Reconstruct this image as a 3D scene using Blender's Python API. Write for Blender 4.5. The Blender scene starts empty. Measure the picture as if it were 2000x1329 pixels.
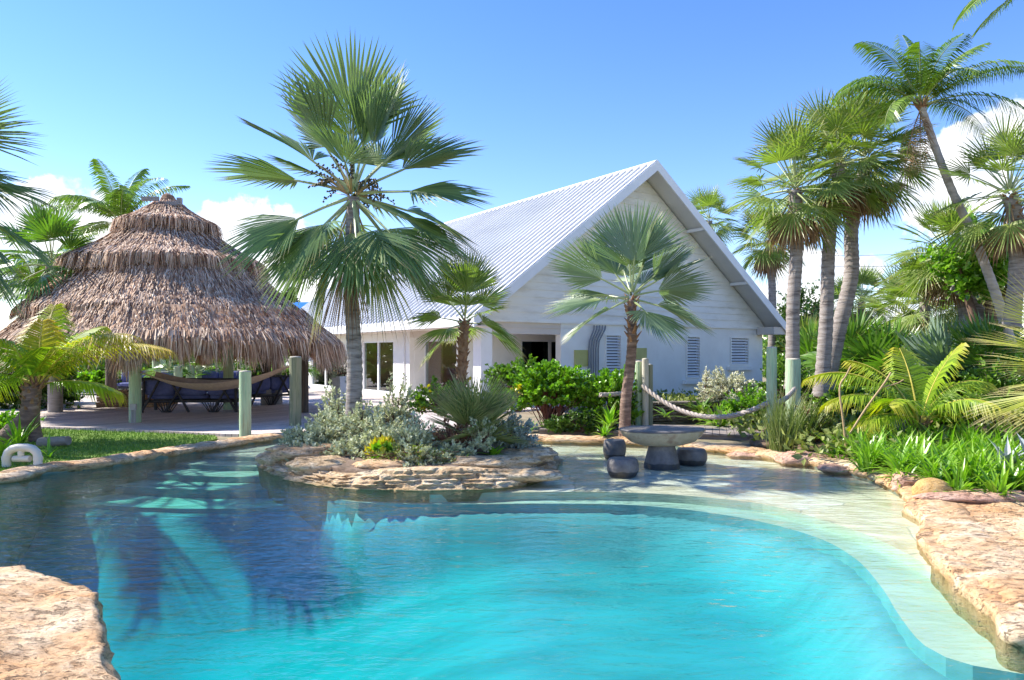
import bpy, math, random
import numpy as np
from mathutils import Vector, noise, geometry
R = math.radians
rnd = random.Random(7)
C = bpy.context.scene.collection
CAMH, F, HZ = 1.8, 1444.0, 692.0
def W(px, py, Y): return Vector(((px-1000)/F*Y, Y, CAMH-(py-HZ)/F*Y))
def G(px, py, z=0.0):
    Y = (CAMH-z)*F/(py-HZ); return Vector(((px-1000)/F*Y, Y, z))
def V(*a): return Vector(a)
# ---------------------------------------------------------------- materials
MATS = {}
def nodemat(name):
    m = bpy.data.materials.new(name); m.use_nodes = True
    nt = m.node_tree; nt.nodes.clear(); MATS[name] = m
    return m, nt, nt.nodes, nt.links
def N(nt, t, **kw):
    n = nt.nodes.new(t)
    for k, v in kw.items():
        if k.startswith('i_'):
            key = k[2:]
            key = int(key) if key.isdigit() else key.replace('_', ' ')
            n.inputs[key].default_value = v
        else: setattr(n, k, v)
    return n
def ramp(nt, stops, interp='LINEAR'):
    r = nt.nodes.new('ShaderNodeValToRGB'); cr = r.color_ramp; cr.interpolation = interp
    while len(cr.elements) < len(stops): cr.elements.new(0.5)
    for e, (p, c) in zip(cr.elements, stops):
        e.position = p; e.color = (*c, 1) if len(c) == 3 else c
    return r
def mixc(nt, a, b, fac, mode='MIX'):
    m = nt.nodes.new('ShaderNodeMix'); m.data_type = 'RGBA'; m.blend_type = mode
    for sock, v in ((m.inputs[0], fac), (m.inputs[6], a), (m.inputs[7], b)):
        if hasattr(v, 'links') or isinstance(v, bpy.types.NodeSocket): nt.links.new(v, sock)
        elif isinstance(v, (int, float)): sock.default_value = v
        else: sock.default_value = (*v, 1)
    return m.outputs[2]
def surf(name, c1, c2, scale=4, rough=.7, bump=.3, bscale=None, stretch=(1, 1, 1), detail=6, dist=.02, c3=None, metallic=0, spec=.5, extra=None):
    """two/three tone noise material with bump"""
    m, nt, nd, lk = nodemat(name)
    tc = N(nt, 'ShaderNodeTexCoord'); mp = N(nt, 'ShaderNodeMapping'); mp.inputs['Scale'].default_value = stretch
    lk.new(tc.outputs['Object'], mp.inputs[0])
    n1 = N(nt, 'ShaderNodeTexNoise', i_Scale=scale, i_Detail=detail, i_Roughness=.62); lk.new(mp.outputs[0], n1.inputs[0])
    st = [(.32, c1), (.68, c2)] if c3 is None else [(.3, c1), (.5, c2), (.7, c3)]
    r1 = ramp(nt, st); lk.new(n1.outputs[0], r1.inputs[0])
    n2 = N(nt, 'ShaderNodeTexNoise', i_Scale=(bscale or scale*6), i_Detail=8, i_Roughness=.65); lk.new(mp.outputs[0], n2.inputs[0])
    b = N(nt, 'ShaderNodeBump', i_Strength=bump, i_Distance=dist); lk.new(n2.outputs[0], b.inputs['Height'])
    p = N(nt, 'ShaderNodeBsdfPrincipled', i_Roughness=rough, i_Metallic=metallic)
    p.inputs['Specular IOR Level'].default_value = spec
    col = r1.outputs[0]
    if extra: col = extra(nt, col, mp.outputs[0], b)
    lk.new(col, p.inputs['Base Color']); lk.new(b.outputs[0], p.inputs['Normal'])
    o = N(nt, 'ShaderNodeOutputMaterial'); lk.new(p.outputs[0], o.inputs[0])
    return m
def leafmat(name, base, alt, tip=None, rough=.4, trans=.3, back=None, tipstart=.85, tcol=None, spec=.5, root=None):
    """foliage: colour differs leaf by leaf and along the leaf (attribute lv), light passes through"""
    m, nt, nd, lk = nodemat(name)
    g = N(nt, 'ShaderNodeNewGeometry')
    rr = ramp(nt, [(0, base), (.6, alt), (1, tuple(min(1, x*1.25) for x in alt))]); lk.new(g.outputs['Random Per Island'], rr.inputs[0])
    col = rr.outputs[0]
    at = N(nt, 'ShaderNodeAttribute', attribute_name='lv')
    if root:
        mr = N(nt, 'ShaderNodeMapRange', i_1=0., i_2=.35, i_3=1., i_4=0.); lk.new(at.outputs['Fac'], mr.inputs[0])
        col = mixc(nt, col, root, mr.outputs[0])
    if tip:
        mr = N(nt, 'ShaderNodeMapRange', i_1=tipstart, i_2=1., i_3=0., i_4=1.); lk.new(at.outputs['Fac'], mr.inputs[0])
        col = mixc(nt, col, tip, mr.outputs[0])
    if back: col = mixc(nt, col, back, g.outputs['Backfacing'])
    p = N(nt, 'ShaderNodeBsdfPrincipled', i_Roughness=rough); p.inputs['Specular IOR Level'].default_value = spec
    lk.new(col, p.inputs['Base Color'])
    t = N(nt, 'ShaderNodeBsdfTranslucent')
    tc = mixc(nt, col, tcol or (1.0, 1.25, .35), 1.0, 'MULTIPLY')
    lk.new(tc, t.inputs[0])
    mx = N(nt, 'ShaderNodeMixShader', i_0=trans); lk.new(p.outputs[0], mx.inputs[1]); lk.new(t.outputs[0], mx.inputs[2])
    o = N(nt, 'ShaderNodeOutputMaterial'); lk.new(mx.outputs[0], o.inputs[0])
    return m
def hairmat(name, stops, rough=.75, trans=.0):
    m, nt, nd, lk = nodemat(name)
    g = N(nt, 'ShaderNodeNewGeometry'); rr = ramp(nt, stops); lk.new(g.outputs['Random Per Island'], rr.inputs[0])
    n = N(nt, 'ShaderNodeTexNoise', i_Scale=1.3, i_Detail=4.); tc = N(nt, 'ShaderNodeTexCoord'); lk.new(tc.outputs['Object'], n.inputs[0])
    r2 = ramp(nt, [(.35, (.78, .72, .7)), (.65, (1.12, 1.08, 1.05))]); lk.new(n.outputs[0], r2.inputs[0])
    col = mixc(nt, rr.outputs[0], r2.outputs[0], 1., 'MULTIPLY')
    p = N(nt, 'ShaderNodeBsdfPrincipled', i_Roughness=rough); lk.new(col, p.inputs['Base Color'])
    o = N(nt, 'ShaderNodeOutputMaterial'); lk.new(p.outputs[0], o.inputs[0]); return m
# ---------------------------------------------------------------- mesh builder
class MB:
    def __init__(s): s.v = []; s.f = []; s.mi = []; s.lv = []; s.n = 0; s.cur = 0
    def add(s, verts, faces, lv=None):
        verts = np.asarray(verts, dtype=np.float64).reshape(-1, 3); b = s.n
        s.v.append(verts); s.n += len(verts)
        s.lv.append(np.zeros(len(verts)) if lv is None else np.asarray(lv, dtype=np.float64).ravel())
        fa = np.asarray(faces) if not isinstance(faces, list) else None
        if fa is not None: s.f.append(fa+b); s.mi.append(np.full(len(fa), s.cur))
        else:
            by = {}
            for f in faces: by.setdefault(len(f), []).append(f)
            for k, l in by.items(): a = np.array(l)+b; s.f.append(a); s.mi.append(np.full(len(a), s.cur))
    def hexa(s, p):  # 8 points: bottom ring 0-3, top ring 4-7
        s.add([tuple(q) for q in p], [(0, 3, 2, 1), (4, 5, 6, 7), (0, 1, 5, 4), (1, 2, 6, 5), (2, 3, 7, 6), (3, 0, 4, 7)])
    def box(s, x0, x1, y0, y1, z0, z1, T=None):
        q = [(x0, y0, z0), (x1, y0, z0), (x1, y1, z0), (x0, y1, z0), (x0, y0, z1), (x1, y0, z1), (x1, y1, z1), (x0, y1, z1)]
        s.hexa([T(*a) if T else a for a in q])
    def tube(s, pts, rad, k=8, cap=True, jit=0, flat=1.0):
        pts = [Vector(p) for p in pts]; n = len(pts)
        if not hasattr(rad, '__len__'): rad = [rad]*n
        vs = []; ref = None
        for i, p in enumerate(pts):
            d = (pts[min(i+1, n-1)]-pts[max(i-1, 0)]).normalized()
            if ref is None: ref = d.orthogonal() if abs(d.z) < .9 else Vector((1, 0, 0))
            u = (ref-d*ref.dot(d)).normalized(); w = d.cross(u); ref = u
            for j in range(k):
                a = 2*math.pi*j/k; rr = rad[i]*(1+(rnd.uniform(-jit, jit) if jit else 0))
                vs.append(p+u*math.cos(a)*rr+w*math.sin(a)*rr*flat)
        fs = [(i*k+j, i*k+(j+1) % k, (i+1)*k+(j+1) % k, (i+1)*k+j) for i in range(n-1) for j in range(k)]
        lv = [i/(n-1) for i in range(n) for j in range(k)]
        s.add([tuple(q) for q in vs], fs, lv)
        if cap:
            s.add([tuple(q) for q in vs[:k]], [tuple(range(k))[::-1]]); s.add([tuple(q) for q in vs[-k:]], [tuple(range(k))])
    def lathe(s, prof, c=(0, 0, 0), k=32, sx=1, sy=1, jit=None):
        vs = []
        for i, (r, z) in enumerate(prof):
            for j in range(k):
                a = 2*math.pi*j/k; q = 1+(jit(a, z) if jit else 0)
                vs.append((c[0]+r*sx*q*math.cos(a), c[1]+r*sy*q*math.sin(a), c[2]+z))
        n = len(prof)
        s.add(vs, [(i*k+j, i*k+(j+1) % k, (i+1)*k+(j+1) % k, (i+1)*k+j) for i in range(n-1) for j in range(k)])
        s.add(vs[:k], [tuple(range(k))[::-1]]); s.add(vs[-k:], [tuple(range(k))])
    def build(s, name, mats, parent=None, smooth=False, origin=None):
        me = bpy.data.meshes.new(name); v = np.concatenate(s.v)
        me.vertices.add(len(v)); me.vertices.foreach_set('co', v.ravel())
        tot = sum(a.size for a in s.f); nf = sum(len(a) for a in s.f)
        me.loops.add(tot); me.loops.foreach_set('vertex_index', np.concatenate([a.ravel() for a in s.f]).astype(np.int32))
        me.polygons.add(nf); sz = np.concatenate([np.full(len(a), a.shape[1]) for a in s.f])
        me.polygons.foreach_set('loop_start', np.concatenate([[0], np.cumsum(sz)[:-1]]).astype(np.int32))
        me.polygons.foreach_set('loop_total', sz.astype(np.int32))
        me.polygons.foreach_set('material_index', np.concatenate(s.mi).astype(np.int32))
        me.polygons.foreach_set('use_smooth', np.full(nf, smooth))
        at = me.attributes.new('lv', 'FLOAT', 'POINT'); at.data.foreach_set('value', np.concatenate(s.lv).astype(np.float32))
        me.update(); me.validate()
        o = bpy.data.objects.new(name, me); C.objects.link(o)
        for m in (mats if isinstance(mats, (list, tuple)) else [mats]): me.materials.append(m)
        if parent:
            o.parent = parent; o.matrix_parent_inverse = parent.matrix_world.inverted() if False else o.matrix_parent_inverse
            if any(parent.location) or any(parent.rotation_euler):
                pass
        return o
def tag(o, label=None, cat=None, group=None, kind=None):
    if label: o['label'] = label
    if cat: o['category'] = cat
    if group: o['group'] = group
    if kind: o['kind'] = kind
    return o
def empty(name, loc, label, cat, group=None, rz=0):
    o = bpy.data.objects.new(name, None); C.objects.link(o); o.location = loc; o.rotation_euler = (0, 0, rz)
    o.empty_display_size = .2
    return tag(o, label, cat, group)
def shift(mb, off):
    mb.v = [a-np.array(off) for a in mb.v]; return mb
def obj(name, mb, mats, parent=None, smooth=False, world=False):
    """world=True: the builder holds world coordinates, moved into the parent's space"""
    if parent and world: shift(mb, parent.location)
    return mb.build(name, mats, parent, smooth)
def copy_tree(o, parent=None):
    c = o.copy(); C.objects.link(c); c.parent = parent
    for ch in o.children: copy_tree(ch, c)
    return c
def fbm(x, y, z=0, o=4, s=1.0):
    return noise.fractal(Vector((x*s, y*s, z*s)), 1.0, 2.0, o)
# ---------------------------------------------------------------- colours
M = MATS
def rockmat(name, cols, pit=.5, scale=1.6, strata=True, bump=1.0):
    m, nt, nd, lk = nodemat(name)
    tc = N(nt, 'ShaderNodeTexCoord'); mp = N(nt, 'ShaderNodeMapping'); mp.inputs['Scale'].default_value = (.55, 1, 2.2) if strata else (1, 1, 1)
    mp.inputs['Rotation'].default_value = (0, 0, .35)
    lk.new(tc.outputs['Object'], mp.inputs[0])
    n1 = N(nt, 'ShaderNodeTexNoise', i_Scale=scale, i_Detail=7., i_Roughness=.68, i_Distortion=.6); lk.new(mp.outputs[0], n1.inputs[0])
    r1 = ramp(nt, [(.28+.11*i, c) for i, c in enumerate(cols)]); lk.new(n1.outputs[0], r1.inputs[0])
    n2 = N(nt, 'ShaderNodeTexNoise', i_Scale=scale*9, i_Detail=8., i_Roughness=.72); lk.new(mp.outputs[0], n2.inputs[0])
    r2 = ramp(nt, [(.34, (.45, .38, .34)), (.46, (.95, .93, .9)), (.7, (1.2, 1.18, 1.15))]); lk.new(n2.outputs[0], r2.inputs[0])
    col = mixc(nt, r1.outputs[0], r2.outputs[0], 1., 'MULTIPLY')
    mp2 = N(nt, 'ShaderNodeMapping'); mp2.inputs['Scale'].default_value = (1, 3.2, 3); mp2.inputs['Rotation'].default_value = (0, 0, -.25); lk.new(tc.outputs['Object'], mp2.inputs[0])
    n3 = N(nt, 'ShaderNodeTexNoise', i_Scale=6., i_Detail=5., i_Roughness=.7, i_Distortion=1.5); lk.new(mp2.outputs[0], n3.inputs[0])
    r3 = ramp(nt, [(.37, (0, 0, 0)), (.43, (1, 1, 1))]); lk.new(n3.outputs[0], r3.inputs[0])
    col = mixc(nt, (.16, .10, .07), col, mixf(nt, 1-pit, 1., r3.outputs[0]))
    n5 = N(nt, 'ShaderNodeTexNoise', i_Scale=scale*30, i_Detail=6., i_Roughness=.7); lk.new(mp.outputs[0], n5.inputs[0])
    r5 = ramp(nt, [(.33, (.35, .27, .22)), (.42, (1, 1, 1)), (.68, (1.12, 1.12, 1.12))]); lk.new(n5.outputs[0], r5.inputs[0]); col = mixc(nt, col, r5.outputs[0], .8, 'MULTIPLY')
    # algae stain at the water line
    g = N(nt, 'ShaderNodeNewGeometry'); sx = N(nt, 'ShaderNodeSeparateXYZ'); lk.new(g.outputs['Position'], sx.inputs[0])
    mr = N(nt, 'ShaderNodeMapRange', i_1=.045, i_2=-.01, i_3=0., i_4=.75); lk.new(sx.outputs[2], mr.inputs[0])
    col = mixc(nt, col, (.26, .20, .07), mr.outputs[0])
    a = N(nt, 'ShaderNodeMath', operation='MULTIPLY_ADD', i_1=.6); lk.new(n2.outputs[0], a.inputs[0]); lk.new(r3.outputs[0], a.inputs[2])
    a2 = N(nt, 'ShaderNodeMath', operation='MULTIPLY_ADD', i_1=.8); lk.new(n1.outputs[0], a2.inputs[0]); lk.new(a.outputs[0], a2.inputs[2])
    a3_ = N(nt, 'ShaderNodeMath', operation='MULTIPLY_ADD', i_1=.35); lk.new(n5.outputs[0], a3_.inputs[0]); lk.new(a2.outputs[0], a3_.inputs[2]); a2 = a3_
    b = N(nt, 'ShaderNodeBump', i_Strength=bump, i_Distance=.045); lk.new(a2.outputs[0], b.inputs['Height'])
    p = N(nt, 'ShaderNodeBsdfPrincipled', i_Roughness=.85); p.inputs['Specular IOR Level'].default_value = .25
    lk.new(col, p.inputs['Base Color']); lk.new(b.outputs[0], p.inputs['Normal'])
    o = N(nt, 'ShaderNodeOutputMaterial'); lk.new(p.outputs[0], o.inputs[0]); return m
def mixf(nt, a, b, fac):
    mr = N(nt, 'ShaderNodeMapRange', i_1=0., i_2=1., i_3=float(a), i_4=float(b)); nt.links.new(fac, mr.inputs[0]); return mr.outputs[0]
rockmat('limestone', [(.40, .21, .12), (.60, .34, .16), (.66, .44, .25), (.78, .60, .40), (.84, .70, .52)])
rockmat('limestone_grey', [(.30, .21, .14), (.56, .38, .21), (.70, .50, .29), (.80, .65, .45), (.74, .62, .48)], scale=3.5)
rockmat('limestone_pink', [(.38, .18, .13), (.60, .34, .24), (.70, .44, .32), (.75, .52, .40), (.78, .60, .48)], scale=3)
rockmat('coral_ball', [(.38, .22, .08), (.55, .34, .12), (.62, .40, .16), (.66, .46, .22), (.7, .5, .26)], scale=7, strata=False, pit=.35, bump=.6)
rockmat('dark_stone_wall', [(.05, .045, .04), (.12, .11, .09), (.2, .18, .14), (.28, .25, .2), (.3, .28, .24)], scale=3, pit=.9)
rockmat('firepit_stone', [(.12, .07, .05), (.26, .15, .09), (.36, .22, .13), (.46, .3, .18), (.4, .28, .2)], scale=4, pit=.8)
surf('wall_white', (.80, .77, .71), (.88, .86, .80), scale=1.2, rough=.8, bump=.12, bscale=60)
surf('trim_white', (.74, .74, .75), (.82, .82, .82), scale=2, rough=.55, bump=.05)
surf('siding_white', (.68, .65, .58), (.84, .81, .74), scale=1.3, rough=.65, bump=.1, stretch=(.6, .6, 2.4), c3=(.86, .84, .78))
surf('soffit_beige', (.62, .54, .46), (.70, .62, .54), scale=1, rough=.8, bump=.05)
surf('roof_metal', (.55, .55, .54), (.65, .65, .64), scale=.7, rough=.5, bump=.04, stretch=(.3, .3, 1), c3=(.69, .69, .68))
surf('interior_wall', (.66, .32, .18), (.74, .38, .22), scale=1, rough=.8, bump=.05)
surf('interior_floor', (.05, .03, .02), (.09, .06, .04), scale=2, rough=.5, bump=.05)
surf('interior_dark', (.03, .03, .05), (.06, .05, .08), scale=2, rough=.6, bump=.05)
def wetband(nt, col, vec, bmp):
    g_ = N(nt, 'ShaderNodeNewGeometry'); s_ = N(nt, 'ShaderNodeSeparateXYZ'); nt.links.new(g_.outputs['Position'], s_.inputs[0])
    n_ = N(nt, 'ShaderNodeTexNoise', i_Scale=7.); nt.links.new(vec, n_.inputs[0]); q = N(nt, 'ShaderNodeMath', operation='MULTIPLY_ADD', i_1=.06); nt.links.new(n_.outputs[0], q.inputs[0]); nt.links.new(s_.outputs[2], q.inputs[2])
    m_ = N(nt, 'ShaderNodeMapRange', i_1=.085, i_2=.07, i_3=0., i_4=.75); nt.links.new(q.outputs[0], m_.inputs[0]); return mixc(nt, col, (.012, .011, .011), m_.outputs[0])
surf('stone_table', (.075, .068, .064), (.14, .125, .115), scale=6, rough=.5, bump=.6, bscale=30, c3=(.20, .18, .16), extra=wetband)
surf('stone_table_rough', (.34, .28, .17), (.46, .40, .27), scale=3, rough=.8, bump=.5, bscale=30, c3=(.22, .12, .07))
surf('pile_green', (.26, .42, .26), (.44, .56, .36), scale=3, rough=.8, bump=.8, bscale=7, stretch=(9, 9, .5), c3=(.30, .30, .19))
surf('pile_olive', (.12, .14, .08), (.24, .25, .15), scale=3, rough=.85, bump=.8, bscale=7, stretch=(9, 9, .5), c3=(.3, .27, .19))
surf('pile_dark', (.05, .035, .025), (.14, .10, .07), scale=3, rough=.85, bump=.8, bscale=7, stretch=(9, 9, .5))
surf('pile_top', (.42, .38, .30), (.58, .53, .43), scale=6, rough=.9, bump=.3, stretch=(3, 3, .5))
surf('rope_fibre', (.36, .30, .26), (.52, .45, .40), scale=40, rough=.95, bump=.6, bscale=90)
surf('wood_grey', (.17, .14, .125), (.32, .27, .24), scale=3, rough=.85, bump=.3, stretch=(1, 1, 3))
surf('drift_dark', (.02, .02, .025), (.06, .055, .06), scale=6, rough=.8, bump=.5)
surf('cushion_blue', (.07, .085, .22), (.12, .135, .30), scale=9, rough=.9, bump=.25, bscale=60)
surf('cushion_light', (.16, .17, .32), (.22, .23, .38), scale=5, rough=.9, bump=.2, bscale=60)
surf('hammock_cloth', (.30, .20, .14), (.40, .28, .20), scale=12, rough=.9, bump=.3, bscale=80)
surf('sleeve_grey', (.20, .18, .17), (.34, .31, .29), scale=4, rough=.8, bump=.3, stretch=(1, 1, 8))
surf('pvc_beige', (.62, .55, .42), (.72, .65, .52), scale=5, rough=.55, bump=.1)
surf('pipe_grey', (.16, .17, .19), (.24, .25, .27), scale=3, rough=.5, bump=.05)
surf('panel_yellow', (.46, .43, .13), (.54, .50, .18), scale=3, rough=.6, bump=.05)
surf('metal_grey', (.35, .33, .32), (.45, .43, .42), scale=3, rough=.5, bump=.05)
surf('blue_tin', (.02, .16, .52), (.03, .2, .6), scale=3, rough=.45, bump=.05)
surf('planter_white', (.6, .6, .62), (.76, .76, .76), scale=3, rough=.8, bump=.15)
surf('soil', (.06, .04, .025), (.16, .10, .06), scale=6, rough=.95, bump=1., bscale=40, c3=(.24, .17, .11))
surf('bed_soil', (.10, .07, .045), (.22, .15, .10), scale=8, rough=.95, bump=1., bscale=40, c3=(.3, .22, .16))
surf('ground_sand', (.16, .12, .07), (.30, .24, .15), scale=1.2, rough=.95, bump=.6, bscale=30, c3=(.10, .11, .05))
surf('turf', (.10, .18, .02), (.18, .30, .03), scale=3, rough=.95, bump=.8, bscale=120)
surf('palm_bark', (.10, .08, .07), (.29, .245, .215), scale=3.2, rough=.9, bump=.9, bscale=9, stretch=(1, 1, 6), c3=(.38, .34, .31))
surf('coco_bark', (.26, .22, .19), (.46, .40, .36), scale=2.5, rough=.9, bump=.6, bscale=9, stretch=(1.2, 1.2, 5), c3=(.54, .49, .45))
surf('palm_bark_brown', (.08, .05, .04), (.19, .12, .09), scale=3, rough=.9, bump=.8, bscale=9, stretch=(1.2, 1.2, 6), c3=(.36, .25, .19))
surf('palm_boot', (.13, .06, .03), (.28, .15, .08), scale=9, rough=.9, bump=.6, c3=(.38, .25, .15))
surf('twig', (.09, .05, .03), (.20, .12, .08), scale=10, rough=.9, bump=.4)
surf('twig_red', (.16, .05, .035), (.30, .12, .08), scale=10, rough=.9, bump=.4)
surf('fruit', (.03, .04, .02), (.09, .08, .035), scale=14, rough=.5, bump=.2)
surf('petiole_green', (.28, .34, .13), (.42, .46, .22), scale=5, rough=.5, bump=.1)
surf('rachis_yellow', (.45, .36, .05), (.6, .5, .1), scale=5, rough=.5, bump=.1)
surf('stalk_tan', (.34, .22, .10), (.46, .32, .16), scale=5, rough=.7, bump=.2)
hairmat('thatch', [(0, (.13, .055, .025)), (.2, (.33, .17, .085)), (.55, (.55, .36, .22)), (.85, (.76, .58, .41)), (1, (.88, .70, .50))])
hairmat('thatch_orange', [(0, (.12, .055, .03)), (.4, (.30, .16, .09)), (.75, (.44, .29, .19)), (1, (.58, .46, .35))])
hairmat('grass_blade', [(0, (.12, .24, .015)), (.6, (.22, .38, .03)), (1, (.34, .48, .07))])
leafmat('frond_latan', (0.093, 0.158, 0.055), (0.162, 0.247, 0.083), tip=(.34, .25, .12), tipstart=.78, rough=.42, trans=.26, back=(.20, .27, .15), root=(.26, .32, .08), spec=.5)
leafmat('frond_blue', (0.150, 0.224, 0.127), (0.225, 0.308, 0.172), tip=(.42, .36, .22), tipstart=.8, rough=.4, trans=.26, back=(.24, .32, .24), root=(.26, .34, .08), spec=.55)
leafmat('frond_fan', (.07,.16,.025), (.14,.26,.035), tip=(.25, .17, .07), tipstart=.84, rough=.35, trans=.3, root=(.16, .24, .03), spec=.6)
leafmat('frond_sabal', (.13,.20,.04), (.25,.32,.08), tip=(.42, .32, .16), tipstart=.72, rough=.42, trans=.38, root=(.30, .36, .08), spec=.6)
leafmat('frond_dead', (.16, .09, .05), (.34, .22, .13), rough=.8, trans=.15, tcol=(1, .8, .5), spec=.2)
leafmat('frond_coco', (0.067, 0.136, 0.024), (0.152, 0.240, 0.036), tip=(.30, .26, .07), tipstart=.9, rough=.33, trans=.3, root=(.16, .22, .04), spec=.35)
leafmat('frond_coco_lime', (.18, .29, .02), (.32, .43, .03), tip=(.55, .42, .03), tipstart=.6, rough=.4, trans=.42, root=(.16, .30, .03))
leafmat('frond_coco_yellow', (.36, .36, .03), (.55, .45, .04), tip=(.6, .36, .05), tipstart=.5, rough=.4, trans=.42, root=(.3, .36, .03))
leafmat('frond_palmetto', (.16,.21,.07), (.34,.34,.14), tip=(.42, .24, .18), tipstart=.75, rough=.4, trans=.28, root=(.20, .22, .05))
leafmat('frond_bleached', (.30, .34, .04), (.46, .46, .08), tip=(.62, .46, .28), tipstart=.5, rough=.5, trans=.35, root=(.26, .38, .04))
leafmat('leaf_silver', (.34, .37, .21), (.54, .56, .36), rough=.6, trans=.15, tcol=(1, 1.05, .7))
leafmat('leaf_bluegrey', (.24,.29,.24), (.38,.44,.38), rough=.6, trans=.12, tcol=(1, 1, .9))
leafmat('leaf_bright', (0.076, 0.203, 0.013), (0.221, 0.405, 0.022), rough=.3, trans=.32, spec=.7)
leafmat('leaf_mid', (.07,.15,.018), (.17,.29,.03), rough=.35, trans=.3, spec=.6)
leafmat('leaf_dark', (.04,.09,.015), (.09,.16,.025), rough=.35, trans=.25, spec=.5)
leafmat('leaf_olive', (0.105, 0.150, 0.036), (0.225, 0.255, 0.060), rough=.5, trans=.25)
leafmat('leaf_yellow', (.40, .38, .02), (.65, .48, .03), rough=.4, trans=.35)
leafmat('leaf_cream', (0.414, 0.437, 0.286), (0.713, 0.690, 0.528), rough=.55, trans=.2, tcol=(1, 1, .7))
leafmat('leaf_rust', (.18, .07, .04), (.30, .15, .08), rough=.6, trans=.2, tcol=(1, .8, .5))
leafmat('leaf_strap', (0.096, 0.247, 0.013), (0.240, 0.429, 0.028), tip=(.30, .38, .06), tipstart=.75, rough=.32, trans=.35, root=(.14, .28, .03), spec=.6)
leafmat('leaf_agave', (.22, .27, .28), (.34, .38, .40), tip=(.25, .22, .18), tipstart=.93, rough=.55, trans=.05, tcol=(1, 1, 1))
leafmat('leaf_reed', (0.090, 0.150, 0.036), (0.210, 0.255, 0.072), tip=(.36, .26, .15), tipstart=.75, rough=.5, trans=.25)
leafmat('leaf_bigtree', (0.080, 0.210, 0.017), (0.240, 0.420, 0.033), rough=.35, trans=.4, spec=.6)
leafmat('leaf_pine', (.06, .09, .045), (.12, .15, .08), rough=.7, trans=.15)
# planks
def plankmat(name, ang, cols, w=.14):
    m, nt, nd, lk = nodemat(name)
    tc = N(nt, 'ShaderNodeTexCoord'); mp = N(nt, 'ShaderNodeMapping'); mp.inputs['Rotation'].default_value = (0, 0, ang); lk.new(tc.outputs['Object'], mp.inputs[0])
    br = N(nt, 'ShaderNodeTexBrick', i_Scale=1., i_Color1=(0, 0, 0, 1), i_Color2=(1, 1, 1, 1), i_Mortar=(0, 0, 0, 1)); br.offset = .37
    br.inputs['Mortar Size'].default_value = .006; br.inputs['Mortar Smooth'].default_value = .1; br.inputs['Brick Width'].default_value = 3.1; br.inputs['Row Height'].default_value = w
    lk.new(mp.outputs[0], br.inputs[0])
    r = ramp(nt, [(0, cols[0]), (.5, cols[1]), (1, cols[2])]); lk.new(br.outputs[0], r.inputs[0])
    m2 = N(nt, 'ShaderNodeMapping'); m2.inputs['Scale'].default_value = (1, 14, 1); lk.new(mp.outputs[0], m2.inputs[0])
    n = N(nt, 'ShaderNodeTexNoise', i_Scale=2.5, i_Detail=7., i_Roughness=.7); lk.new(m2.outputs[0], n.inputs[0])
    r2 = ramp(nt, [(.3, (.7, .66, .64)), (.7, (1.15, 1.12, 1.1))]); lk.new(n.outputs[0], r2.inputs[0])
    col = mixc(nt, r.outputs[0], r2.outputs[0], 1., 'MULTIPLY'); col = mixc(nt, col, (.03, .025, .02), br.outputs[1])
    inv = N(nt, 'ShaderNodeMath', operation='SUBTRACT', i_0=1.); lk.new(br.outputs[1], inv.inputs[1])
    b = N(nt, 'ShaderNodeBump', i_Strength=.6, i_Distance=.01); lk.new(inv.outputs[0], b.inputs['Height'])
    p = N(nt, 'ShaderNodeBsdfPrincipled', i_Roughness=.8); lk.new(col, p.inputs['Base Color']); lk.new(b.outputs[0], p.inputs['Normal'])
    o = N(nt, 'ShaderNodeOutputMaterial'); lk.new(p.outputs[0], o.inputs[0]); return m
plankmat('deck_planks', R(-58), [(.52, .45, .40), (.64, .56, .50), (.74, .66, .60)])
# flagstone shelf under water
def flagmat():
    m, nt, nd, lk = nodemat('flagstone')
    tc = N(nt, 'ShaderNodeTexCoord'); nz = N(nt, 'ShaderNodeTexNoise', i_Scale=1.2, i_Detail=4.); lk.new(tc.outputs['Object'], nz.inputs[0])
    mv = N(nt, 'ShaderNodeMix', data_type='VECTOR', i_0=.16); lk.new(tc.outputs['Object'], mv.inputs[4]); lk.new(nz.outputs[1], mv.inputs[5])
    vo = N(nt, 'ShaderNodeTexVoronoi', feature='DISTANCE_TO_EDGE', i_Scale=1.25); lk.new(mv.outputs[1], vo.inputs[0])
    vc = N(nt, 'ShaderNodeTexVoronoi', feature='F1', i_Scale=1.25); lk.new(mv.outputs[1], vc.inputs[0])
    bw = N(nt, 'ShaderNodeSeparateColor'); lk.new(vc.outputs['Color'], bw.inputs[0])
    r = ramp(nt, [(0, (.70, .60, .42)), (.5, (.76, .67, .50)), (1, (.80, .73, .60))]); lk.new(bw.outputs[0], r.inputs[0])
    n = N(nt, 'ShaderNodeTexNoise', i_Scale=2.6, i_Detail=7., i_Roughness=.65); lk.new(tc.outputs['Object'], n.inputs[0])
    r2 = ramp(nt, [(.33, (.78, .74, .62)), (.62, (1.08, 1.06, 1.04))]); lk.new(n.outputs[0], r2.inputs[0])
    col = mixc(nt, r.outputs[0], r2.outputs[0], 1., 'MULTIPLY')
    rj = ramp(nt, [(.004, (1, 1, 1)), (.016, (0, 0, 0))]); lk.new(vo.outputs['Distance'], rj.inputs[0])
    col = mixc(nt, col, (.34, .32, .24), mixf(nt, 0, .75, rj.outputs[0]))
    p = N(nt, 'ShaderNodeBsdfPrincipled', i_Roughness=.7); lk.new(col, p.inputs['Base Color'])
    o = N(nt, 'ShaderNodeOutputMaterial'); lk.new(p.outputs[0], o.inputs[0])
flagmat()
surf('pool_plaster', (.11, .225, .23), (.15, .315, .325), scale=.9, rough=.7, bump=.1, stretch=(.5, 1.5, 1), c3=(.22, .38, .39))
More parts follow.
